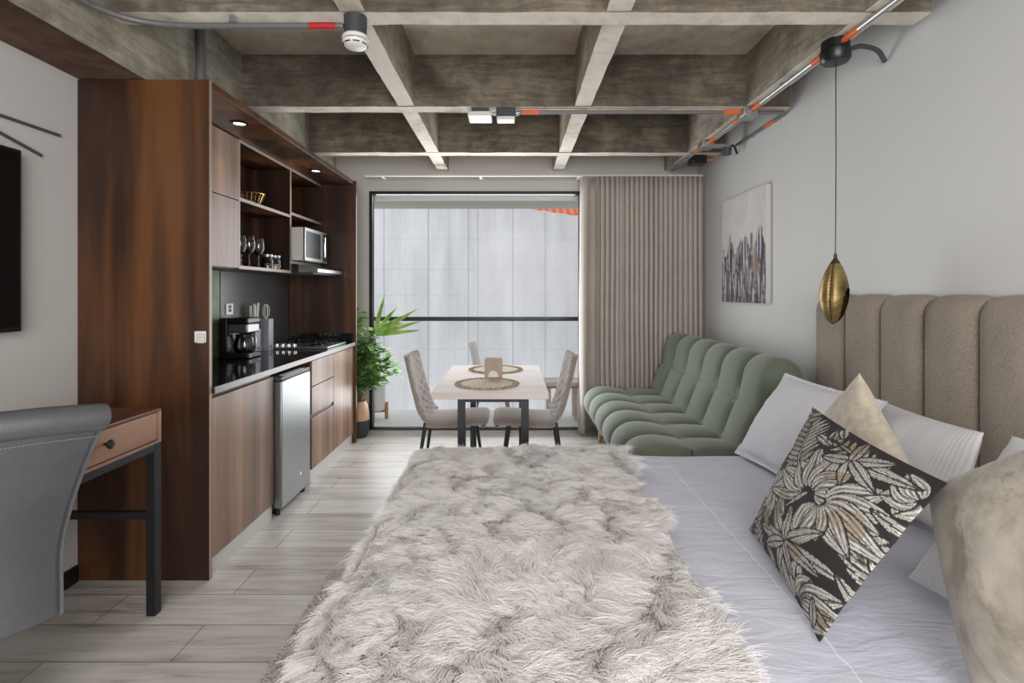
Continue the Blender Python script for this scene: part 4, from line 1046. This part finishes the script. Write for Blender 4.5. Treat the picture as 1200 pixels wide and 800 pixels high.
# ---------------------------------------------------------------- pillows and cushions
def pillow(name, mat, corners, T, label, cat='pillow', group=None, n=40, pinch=.05, wr=.006, seed=0, flange=0.0, power=.5, sag=0.0, piping=None, ret_uv=False):
    c = [Vector(p) for p in corners]         # (-1,-1) (1,-1) (1,1) (-1,1)
    nrm = ((c[2]-c[0]).cross(c[3]-c[1])).normalized()
    def bil(u, v):
        a, b = (u+1)/2, (v+1)/2
        return c[0]*(1-a)*(1-b)+c[1]*a*(1-b)+c[2]*a*b+c[3]*(1-a)*b
    m = MB(); uvs = []
    for side in (1, -1):
        for j in range(n+1):
            for i in range(n+1):
                u = -math.cos(PI*i/n)*.35+(2*i/n-1)*.65; v = -math.cos(PI*j/n)*.35+(2*j/n-1)*.65
                uu = u*(1-pinch*(1-v*v)); vv = v*(1-pinch*(1-u*u))
                fu, fv = min(1, abs(u)/(1-flange)), min(1, abs(v)/(1-flange))
                h = T/2*(max(0, (1-fu**2.2)*(1-fv**2.2)))**power
                p = bil(uu, vv)
                e = (1-abs(u)**4)*(1-abs(v)**4)
                w_ = wr*(nz(u*2.3+seed, v*2.3, side*2)+.5*nz(u*6+seed, v*6, side*5))*(.35+.65*e)
                if flange and (fu >= 1 or fv >= 1): w_ = .007*nz(u*9+seed, v*9, 1.0)
                p = p + nrm*(side*(h+.0012) + w_*(1 if flange and (fu >= 1 or fv >= 1) else side))
                p.z -= sag*e*0
                m.v.append(tuple(p)); uvs.append((u, v))
    W = n+1; o2 = W*W
    for s_ in (0, o2):
        for j in range(n):
            for i in range(n): m.f.append((s_+j*W+i, s_+j*W+i+1, s_+(j+1)*W+i+1, s_+(j+1)*W+i)); m.mi.append(0)
    for k in range(n):
        for a, b in ((k, k+1), (n*W+k, n*W+k+1), (k*W, (k+1)*W), (k*W+n, (k+1)*W+n)):
            m.f.append((a, b, b+o2, a+o2)); m.mi.append(0)
    o = m.build(name, mat, None, ang=80)
    tag(o, label, cat, group)
    return (o, uvs) if ret_uv else o

pillow('pillow', 'pillow_stripe', [(1.15, 1.92, .515), (1.085, 2.50, .515), (1.335, 2.50, .905), (1.41, 1.92, .89)], .19, 'white striped pillow with flat border at the far end of the bed nearest the sofa', 'pillow', 'white bed pillows', flange=.07, seed=1, wr=.010)
pillow('pillow', 'pillow_stripe2', [(1.36, 1.58, .54), (1.30, 2.06, .53), (1.50, 2.08, .86), (1.475, 1.60, .86)], .15, 'white pillow leaning on the headboard behind the plain cream cushion', 'pillow', 'white bed pillows', seed=4, wr=.008)
pillow('pillow', 'pillow_stripe2', [(1.12, .76, .54), (1.06, 1.37, .535), (1.37, 1.40, .905), (1.42, .78, .93)], .17, 'white pillow behind the distressed velvet cushion at the right edge', 'pillow', 'white bed pillows', seed=9, wr=.008)
pillow('cushion', 'beige_velvet', [(1.085, 1.63, .525), (1.10, 1.364, .759), (1.107, 1.63, 1.043), (1.084, 1.89, .785)], .13, 'plain cream plush cushion standing on its corner behind the leaf printed cushion', 'cushion', seed=14, wr=.008, pinch=.07)
F = Vector((.965, 1.185, .85)); d1 = Vector((-.15, -.45, -.80)).normalized(); d2 = Vector((.16, -.75, .60)).normalized()
pillow('cushion', 'marble_velvet', [F+d1*.40, F+d1*.40+d2*.46, F+d2*.46, F], .20, 'distressed cream velvet cushion in the near right corner of the bed', 'cushion', seed=21, wr=.005, pinch=.05)
# leaf printed cushion: print drawn with leaf shapes in the cloth's own coordinates
CB, CR, CT_, CL = (.690, 1.150, .515), (.8925, 1.05, .909), (.941, 1.60, .94), (.764, 1.65, .536)
lc, luv = pillow('cushion', 'leaf_print', [CB, CR, CT_, CL], .15, 'dark cushion printed with pale tropical leaves and flowers', 'cushion', n=230, power=.85, seed=31, wr=.007, pinch=.045, ret_uv=True)
def to_uv(x, y):          # drawing sheet (print design coordinates) to cloth coordinates
    q = [Vector((960, 765)), Vector((1110, 565)), Vector((953, 477)), Vector((878, 620))]; u = v = 0.0
    for _ in range(12):
        a, b = (u+1)/2, (v+1)/2
        p = q[0]*(1-a)*(1-b)+q[1]*a*(1-b)+q[2]*a*b+q[3]*(1-a)*b
        du = ((q[1]-q[0])*(1-b)+(q[2]-q[3])*b)/2; dv = ((q[3]-q[0])*(1-a)+(q[2]-q[1])*a)/2
        e = Vector((x, y))-p; det = du.x*dv.y-du.y*dv.x
        u += (e.x*dv.y-e.y*dv.x)/det; v += (du.x*e.y-du.y*e.x)/det
    return u, v
NP = 420; canvas = np.zeros((NP, NP)); tone = np.zeros((NP, NP))
gx, gy = np.meshgrid((np.arange(NP)+.5)/NP*2-1, (np.arange(NP)+.5)/NP*2-1)
jit = rng.normal(0, 1, (NP, NP))
def petal(x0, y0, x1, y1, wd, val=1.0, vein=True, seed=0):
    (u0, v0), (u1, v1) = to_uv(x0, y0), to_uv(x1, y1)
    wd = wd/110.0; L = math.hypot(u1-u0, v1-v0); dx, dy = (u1-u0)/L, (v1-v0)/L
    t_ = ((gx-u0)*dx+(gy-v0)*dy)/L; d = -(gx-u0)*dy+(gy-v0)*dx
    hw = wd*np.sin(PI*np.clip(t_, 0, 1)**.75)**.8
    ins = (t_ > 0) & (t_ < 1) & (np.abs(d) < hw)
    rim = (t_ > -.04) & (t_ < 1.04) & (np.abs(d) < hw+.018)
    canvas[rim & ~ins] = 0
    st_ = .62+.38*np.sign(np.sin((np.abs(d)/(hw+1e-6)*2.6+t_*1.2)*PI*2.0+seed))*(.4+.6*np.abs(np.sin(t_*9+seed)))
    canvas[ins] = np.clip(val*st_[ins], 0, 1)
    if vein: canvas[ins & (np.abs(d) < .010)] = 0.05
def frond(x0, y0, x1, y1, wd, n=9, sw=3.2):
    L = math.hypot(x1-x0, y1-y0); ax, ay = (x1-x0)/L, (y1-y0)/L
    for k in range(n):
        f = (k+.5)/n; bx, by = x0+(x1-x0)*f, y0+(y1-y0)*f; ww = wd*math.sin(PI*(.12+.82*f))**.7
        for s_ in (1, -1):
            petal(bx, by, bx+ax*ww*.65-ay*s_*ww, by+ay*ww*.65+ax*s_*ww, sw, .95, False, k)
    petal(x0, y0, x1, y1, 1.4, 1.0, False)
def fan(cx, cy, r, a0, a1, n, wd, seed=0):
    for k in range(n):
        a = math.radians(a0+(a1-a0)*k/(n-1)); rr = r*(.8+.3*math.sin(k*2.1+seed)**2)
        petal(cx+math.cos(a)*r*.12, cy+math.sin(a)*r*.12, cx+math.cos(a)*rr, cy+math.sin(a)*rr, wd, 1.0, True, k+seed)
frond(940, 520, 960, 478, 20, 6, 3); frond(973, 574, 962, 500, 30, 10, 3.2); frond(893, 650, 915, 560, 16, 9, 3)
frond(905, 600, 935, 530, 15, 8, 2.6); frond(1020, 700, 1040, 640, 24, 7, 4); frond(890, 668, 900, 625, 14, 6, 3)
frond(930, 540, 922, 500, 16, 6, 2.8); frond(1070, 570, 1010, 530, 15, 8, 2.8)
fan(942, 592, 42, -150, 200, 9, 13, 1); fan(993, 603, 60, -165, 20, 8, 16, 2); fan(1005, 612, 62, -20, 130, 7, 16, 5); fan(941, 728, 52, -110, 40, 7, 14, 3)
petal(993, 603, 962, 620, 2, 1, False); fan(1088, 592, 30, 60, 260, 6, 12, 4); fan(985, 745, 28, -60, 80, 5, 7, 2); fan(920, 690, 30, 100, 260, 5, 7, 3)
for x1, y1, w_ in ((944, 612, 9), (912, 632, 8), (1003, 650, 9), (1008, 700, 7), (925, 692, 8), (972, 620, 7), (914, 658, 7), (985, 700, 7), (950, 705, 6)): petal(952, 664, x1, y1, w_)
for x1, y1, w_ in ((1090, 578, 8), (1003, 552, 7), (1072, 551, 7), (1028, 590, 8), (1055, 592, 7), (1040, 525, 6)): petal(1035, 556, x1, y1, w_)
for a_ in ((1075, 640, 1050, 612, 7), (1060, 660, 1086, 622, 6), (1040, 690, 1062, 655, 6), (1005, 735, 1000, 690, 7), (955, 752, 968, 722, 6), (1005, 726, 1035, 705, 5), (985, 520, 1010, 538, 5), (928, 640, 918, 610, 5)): petal(*a_)
canvas *= .80+.2*np.clip(1+.5*jit, 0, 1.3)
filler = np.random.default_rng(3)
for _ in range(900):                      # small leaves fill the ground between the large ones
    u0, v0 = filler.uniform(-.98, .98, 2); a_, b_ = int((u0+1)/2*NP), int((v0+1)/2*NP)
    if canvas[max(0, b_-15):b_+15, max(0, a_-15):a_+15].max() > .05: continue
    th_ = filler.uniform(0, 2*PI)
    for k in range(3):
        ang = th_+(k-1)*.75; L_ = filler.uniform(.12, .22)
        _f = to_uv; to_uv = lambda x, y: (x, y)
        petal(u0-.5*L_*math.cos(th_), v0-.5*L_*math.sin(th_), u0+L_*.6*math.cos(ang), v0+L_*.6*math.sin(ang), 4.5); to_uv = _f
bgc, fgc, tan = np.array([.018, .015, .015]), np.array([.56, .54, .50]), np.array([.42, .36, .27])
at = lc.data.color_attributes.new('print', 'FLOAT_COLOR', 'POINT'); cc = np.ones((len(luv), 4))
for i, (u, v) in enumerate(luv):
    a = min(NP-1, max(0, int((u+1)/2*NP))); b = min(NP-1, max(0, int((v+1)/2*NP))); q = canvas[b, a]
    f_ = fgc if nz(u*3, v*3, 7) < .22 else tan
    cc[i, :3] = bgc*(1-q)+f_*q
at.data.foreach_set('color', cc.ravel())

# ================================================================ PLANTS
def leaf_mesh(m, base, d, up, L, wd, curl=.15, n=5):
    d = Vector(d).normalized(); side = d.cross(Vector(up)); 
    if side.length < 1e-3: side = Vector((1, 0, 0))
    side.normalize(); nrm = side.cross(d).normalized(); o = len(m.v)
    for i in range(n+1):
        t_ = i/n; w_ = wd*math.sin(PI*min(.999, max(.02, t_))**.8)**.9; c = Vector(base)+d*L*t_ - nrm*curl*L*t_*t_
        m.v += [tuple(c-side*w_/2+nrm*w_*.15), tuple(c-nrm*0), tuple(c+side*w_/2+nrm*w_*.15)]
    for i in range(n):
        a = o+i*3; m.f += [(a, a+1, a+4, a+3), (a+1, a+2, a+5, a+4)]; m.mi += [0, 0]
fc = (-1.372, 4.61)
fp = thing('potted_ficus', (fc[0], fc[1], 0), 'leafy ficus in a two tone wood and black pot at the kitchen end', 'potted plant')
MB().lathe([(.062, .0), (.080, .04), (.086, .11), (.088, .155)], (fc[0], fc[1], .0), 28).build('pot_base', 'pot_black', fp)
MB().lathe([(.088, .155), (.084, .21), (.070, .28), (.055, .318), (.048, .318), (.062, .27), (.06, .26)], (fc[0], fc[1], .0), 28).build('pot_top', 'wood_pot', fp)
MB().lathe([(.0001, .275), (.062, .272)], (fc[0], fc[1], 0), 18).build('soil', 'soil', fp)
m = MB(); stems = []
r2 = random.Random(5)
for k in range(16):
    a = r2.uniform(0, 2*PI); sp = r2.uniform(.05, .16); h = r2.uniform(.55, .95)
    p0 = Vector((fc[0]+.02*math.cos(a), fc[1]+.02*math.sin(a), .27)); p1 = p0+Vector((sp*.3*math.cos(a), sp*.3*math.sin(a), (h-.27)*.55)); p2 = Vector((fc[0]+sp*math.cos(a), fc[1]+sp*.7*math.sin(a), h))
    stems.append(smooth_path([p0, p1, p2], 8))
tall = smooth_path([(fc[0], fc[1], .27), (fc[0]-.02, fc[1]-.01, .7), (fc[0]-.015, fc[1]-.02, 1.10)], 8); stems.append(tall)
for (dx, dy, h) in ((.33, -.04, .64), (.28, -.10, .70), (.30, .02, .56), (.20, -.12, .50), (.22, .03, .78)):
    stems.append(smooth_path([(fc[0], fc[1], .28), (fc[0]+dx*.4, fc[1]+dy*.4, .28+(h-.28)*.75), (fc[0]+dx, fc[1]+dy, h)], 8))
for s_ in stems: m.tube(s_, [.006-.004*i/(len(s_)-1) for i in range(len(s_))], 6)
m.build('stems', 'bark', fp)
m = MB()
for s_ in stems:
    n = len(s_)
    for i in range(int(n*.42), n):
        for q in range(3 if s_ is not tall else (4 if i > n*.72 else 1)):
            a = r2.uniform(0, 2*PI); e = r2.uniform(-.25, .75); d = Vector((math.cos(a)*math.cos(e), math.sin(a)*math.cos(e), math.sin(e)))
            b = s_[i]+Vector((r2.uniform(-.01, .01), r2.uniform(-.01, .01), r2.uniform(-.02, .02)))
            L_ = r2.uniform(.07, .115); d2 = d.copy()
            if b.x+d2.x*L_ < -1.50: d2.x = abs(d2.x)
            if b.y+d2.y*L_ > 4.80: d2.y = -abs(d2.y)
            if b.y+d2.y*L_ < 4.45: d2.y = abs(d2.y)
            leaf_mesh(m, b+d2*.015, d2, (0, 0, 1), L_, L_*.56, r2.uniform(.05, .3))
m.build('foliage', 'ficus', fp)
# dracaena in a white planter on the balcony
dc = (-1.425, 5.24)
dp = thing('potted_dracaena', (dc[0], dc[1], 0), 'tall dracaena with strap leaves in a white planter out on the balcony', 'potted plant')
m = MB(); m.lathe([(.0001, .10), (.118, .10), (.122, .13), (.125, .36), (.118, .36), (.115, .33), (.0001, .33)], (dc[0]+.0, dc[1], 0), 30).build('planter', 'white', dp)
m = MB()
for k in range(4):
    a = PI/4+k*PI/2-.5; x, y = dc[0]+.137*math.cos(a), dc[1]+.137*math.sin(a)
    st_ = MB().box(x-.016, x+.016, y-.016, y+.016, -.002, .165).build('stand_leg', 'wood_leg', dp, .003)
for a in (PI/4-.5, 3*PI/4-.5):
    MB().bar((dc[0]+.122*math.cos(a), dc[1]+.122*math.sin(a), .082), (dc[0]-.122*math.cos(a), dc[1]-.122*math.sin(a), .082), .026, .03).build('stand_rail', 'wood_leg', dp)
MB().tube(smooth_path([(dc[0], dc[1], .325), (dc[0]+.015, dc[1], .6), (dc[0]+.02, dc[1]-.01, .86)], 6), .012, 8).build('trunk', 'bark', dp)
tp = Vector((dc[0]+.02, dc[1]-.01, .84))
for k, (ax, az, L_) in enumerate(((.30, 1.0, .42), (1.0, .72, .48), (1.0, .38, .46), (.95, .15, .44), (-.2, 1.0, .40), (-.9, .7, .42), (-1, .2, .40), (.6, .9, .36), (.85, .55, .40), (-.5, .9, .38), (.1, .9, .36), (.7, .3, .36))):
    ay = (-.35, .1, -.15, .2, -.3, .1, .2, .45, -.5, -.45, .5, -.55)[k]
    m = MB(); leaf_mesh(m, tp+Vector((0, 0, .004*k)), (ax, ay, az), (.2, -1, .35), L_*1.08, .044, .20, 12); m.build('leaf', 'dracaena', dp, ang=80)

# ================================================================ BALCONY FURNITURE
bt = thing('bench', (.62, 5.30, 0), 'low pale bench on the balcony seen right of the dining table', 'bench')
box('top', 'bench_wood', (.30, 1.10, 5.14, 5.44, .352, .392), bt, .003)
box('apron', 'holder_wood', (.34, 1.06, 5.18, 5.40, .325, .352), bt)
for x in (.36, .63, 1.02):
    for y in (5.19, 5.36): box('leg', 'bench_wood', (x, x+.035, y, y+.035, -.002, .325), bt)
bc = thing('balcony_chair', (-.20, 5.22, 0), 'white shell chair with wooden legs standing out on the balcony behind the table', 'chair')
m = MB(); Pp = smooth_path([(.20, 0, .42), (.12, 0, .44), (-.05, 0, .43), (-.15, 0, .47), (-.20, 0, .60), (-.235, 0, .78)], 6); n = len(Pp)
def sh(u, v):
    p = Pp[min(n-1, int(round(u*(n-1))))]; s_ = 2*v-1; h_ = .21*(1-.25*max(0, u-.8)*5*abs(s_)**2)
    return (-.20+p.x+.05*s_*s_*(1 if u > .5 else 0), 5.22+s_*h_, p.z+(.03*s_*s_ if u <= .5 else 0))
m.grid(sh, n-1, 14); m.build('shell', 'white', bc, solid=.012, ang=80)
for sx, sy in ((1, 1), (1, -1), (-1, 1), (-1, -1)): MB().tube([(-.20+.09*sx, 5.22+.09*sy, .425), (-.20+.19*sx, 5.22+.18*sy, -.002)], [.016, .011], 10).build('leg', 'wood_leg', bc)
MB().box(-.32, -.08, 5.10, 5.34, .405, .420).build('seat_frame', 'dark_grey', bc)

# ================================================================ CONDUITS, DETECTOR, CEILING FIXTURES
def conduit(label, pts, r, mat, bands, bandmat='orange', name='conduit'):
    P = [Vector(p) for p in pts]; mn = P[0]
    t_ = thing(name, tuple(mn), label, 'conduit'); MB().tube(P, r, 12).build('tube', mat, t_)
    for a, b in bands: MB().tube([a, b], r*1.12, 12).build('tape_band', bandmat, t_)
    return t_
zc = 2.400
pa = [(-1.625, -1.5, zc)] + smooth_path([(-1.625, 1.2, zc), (-1.622, 1.86, zc), (-1.60, 1.99, zc), (-1.52, 2.07, zc-.002), (-1.38, 2.105, zc-.004), (-1.2, 2.11, zc-.004)], 8) + [(-.70, 2.11, zc-.004)]
ca = conduit('grey conduit with a red band bending along the near ceiling rib to the smoke detector', pa, .0125, 'grey_tube', [((-.835, 2.11, zc-.004), (-.725, 2.11, zc-.004))], 'red')
MB().tube([(-.725, 2.11, zc-.004), (-.695, 2.11, zc-.004)], .011, 12).build('connector', 'galv', ca)
for x in (-1.15,): MB().box(x-.012, x+.012, 2.10, 2.12, zc+.008, 2.436).build('clip', 'galv', ca)
sd = thing('smoke_detector', (-.648, 2.13, 2.31), 'round white smoke detector on a dark base where two ceiling ribs cross', 'smoke detector')
cD = (-.648, 2.12, 0)
MB().lathe([(.047, 2.436), (.045, 2.358), (.0001, 2.357)], cD, 30).build('base', 'dark_grey', sd)
MB().lathe([(.049, 2.358), (.054, 2.352), (.054, 2.341), (.050, 2.338), (.0001, 2.338)], cD, 32).build('upper_ring', 'white', sd)
MB().lathe([(.049, 2.339), (.049, 2.333), (.0001, 2.333)], cD, 32).build('vent_gap', 'black', sd)
MB().lathe([(.053, 2.334), (.052, 2.326), (.043, 2.314), (.028, 2.308), (.0001, 2.307)], cD, 32).build('dome', 'white', sd)
for k in range(8):
    a0 = 2*PI*k/8; pts = [(cD[0]+.0475*math.cos(a0+a), cD[1]+.0475*math.sin(a0+a), 2.320) for a in np.linspace(.08, .62, 6)]; MB().tube(pts, .0028, 6).build('vent_slot', 'black', sd)
zb = 2.423
cb = conduit('grey conduit with orange bands running under the second ceiling rib', [(.03, 3.2, zb), (1.44, 3.2, zb)], .012, 'grey_tube', [((.065, 3.2, zb), (.17, 3.2, zb)), ((1.32, 3.2, zb), (1.425, 3.2, zb))])
for x in (.45, .95): MB().box(x-.012, x+.012, 3.19, 3.21, zb+.008, 2.437).build('clip', 'galv', cb)
jb = thing('spotlight_box', (-.04, 3.2, 2.36), 'dark box with white lower cover at the end of the rib conduit', 'ceiling fitting')
box('box', 'dark_grey', (-.098, .022, 3.15, 3.25, 2.385, 2.437), jb, .006); box('cover', 'white', (-.094, .018, 3.154, 3.246, 2.366, 2.386), jb, .006)
MB().tube([(.022, 3.2, zb-.01), (.042, 3.2, zb-.004)], .014, 10).build('connector', 'galv', jb)
fl = thing('ceiling_lamp', (-.20, 3.2, 2.37), 'flat white ceiling lamp left of the dark box under the second rib', 'ceiling lamp')
box('mount', 'dark_grey', (-.25, -.145, 3.16, 3.24, 2.405, 2.437), fl, .004); box('diffuser', 'white', (-.272, -.125, 3.12, 3.28, 2.378, 2.405), fl, .008)
MB().tube([(-.145, 3.2, 2.415), (-.098, 3.2, 2.412)], .009, 10).build('link_tube', 'galv', fl)
# main run along the right rib
zr = 2.421; xr = 1.476
cc_ = conduit('galvanised conduit with orange bands running the length of the right ceiling rib', [(xr, -1.8, zr), (xr, 4.72, zr)], .0125, 'galv',
              [((xr, a, zr), (xr, b, zr)) for a, b in ((2.18, 2.275), (2.41, 2.51), (3.03, 3.14), (3.30, 3.40), (3.70, 3.82), (4.02, 4.12))])
for y in (1.5, 2.8, 4.4): MB().box(xr-.01, xr+.01, y-.01, y+.01, zr+.008, 2.441).build('clip', 'galv', cc_)
def jbox(label, x, y, mat='galv'):
    t_ = thing('junction_box', (x, y, 2.39), label, 'junction box')
    box('body', mat, (x-.045, x+.045, y-.05, y+.05, 2.395, 2.440), t_, .004); box('cover', mat, (x-.048, x+.048, y-.053, y+.053, 2.389, 2.395), t_, .002)
    for dx, dy in ((.03, .035), (-.03, -.035)): MB().lathe([(.004, 2.389), (.004, 2.387), (.0001, 2.3865)], (x+dx, y+dy, 0), 8).build('screw', 'dark_grey', t_)
    return t_
jbox('galvanised junction box where the rib conduit meets the right hand conduit', xr, 3.21)
jbox('galvanised junction box on the right hand conduit just before the curtain', xr, 3.90)
cd2 = conduit('branch conduit with an orange band running along the right wall', smooth_path([(xr+.045, 3.22, 2.425), (1.62, 3.22, 2.427), (1.70, 3.225, 2.43), (1.728, 3.26, 2.432), (1.732, 3.34, 2.432)], 6)+[(1.732, 3.95, 2.432)], .011, 'grey_tube', [((1.732, 3.38, 2.432), (1.732, 3.50, 2.432))])
MB().box(1.7325, 1.7495, 3.7, 3.72, 2.42, 2.444).build('clip', 'galv', cd2)
ch1 = tag(MB().tube(smooth_path([(xr+.06, 2.335, 2.405), (1.60, 2.345, 2.425), (1.69, 2.37, 2.418), (1.741, 2.39, 2.375)], 8), .011, 10).build('flexible_hose', 'dark_grey', None), 'dark flexible hose bending from the pendant canopy to the right wall', 'hose')
sp_ = thing('track_spotlight', (1.58, 3.93, 2.36), 'small metal spotlight bracket beside the far junction box', 'spotlight')
MB().box(1.523, 1.66, 3.88, 3.93, 2.400, 2.425).build('arm', 'galv', sp_, .003); MB().lathe([(.03, 2.345), (.034, 2.40), (.0001, 2.402)], (1.64, 3.905, 0), 18).build('head', 'dark_grey', sp_); MB().lathe([(.0001, 2.350), (.028, 2.347)], (1.64, 3.905, 0), 16).build('lens', 'off_white', sp_)
ch2 = tag(MB().tube(smooth_path([(1.66, 3.905, 2.415), (1.70, 3.92, 2.415), (1.741, 3.96, 2.37)], 8), .008, 8).build('flexible_hose', 'black', None), 'short black hose from the far spotlight bracket to the wall', 'hose')
bx = thing('junction_box', (1.55, 4.30, 2.36), 'black box with an orange stub above the corner of the curtain', 'junction box')
box('body', 'black', (1.50, 1.62, 4.25, 4.37, 2.37, 2.437), bx, .006); MB().tube([(1.62, 4.30, 2.41), (1.68, 4.30, 2.41)], .013, 10).build('tape_stub', 'orange', bx)
# drain pipe on the left edge beam
pp = tag(MB().tube(smooth_path([(-1.634, 2.69, 2.755), (-1.634, 2.69, 2.5), (-1.634, 2.69, 2.36), (-1.615, 2.70, 2.30), (-1.58, 2.71, 2.272)], 6), .022, 14).build('conduit', 'grey_tube', None), 'short grey vertical pipe on the concrete beam above the kitchen panel', 'pipe')
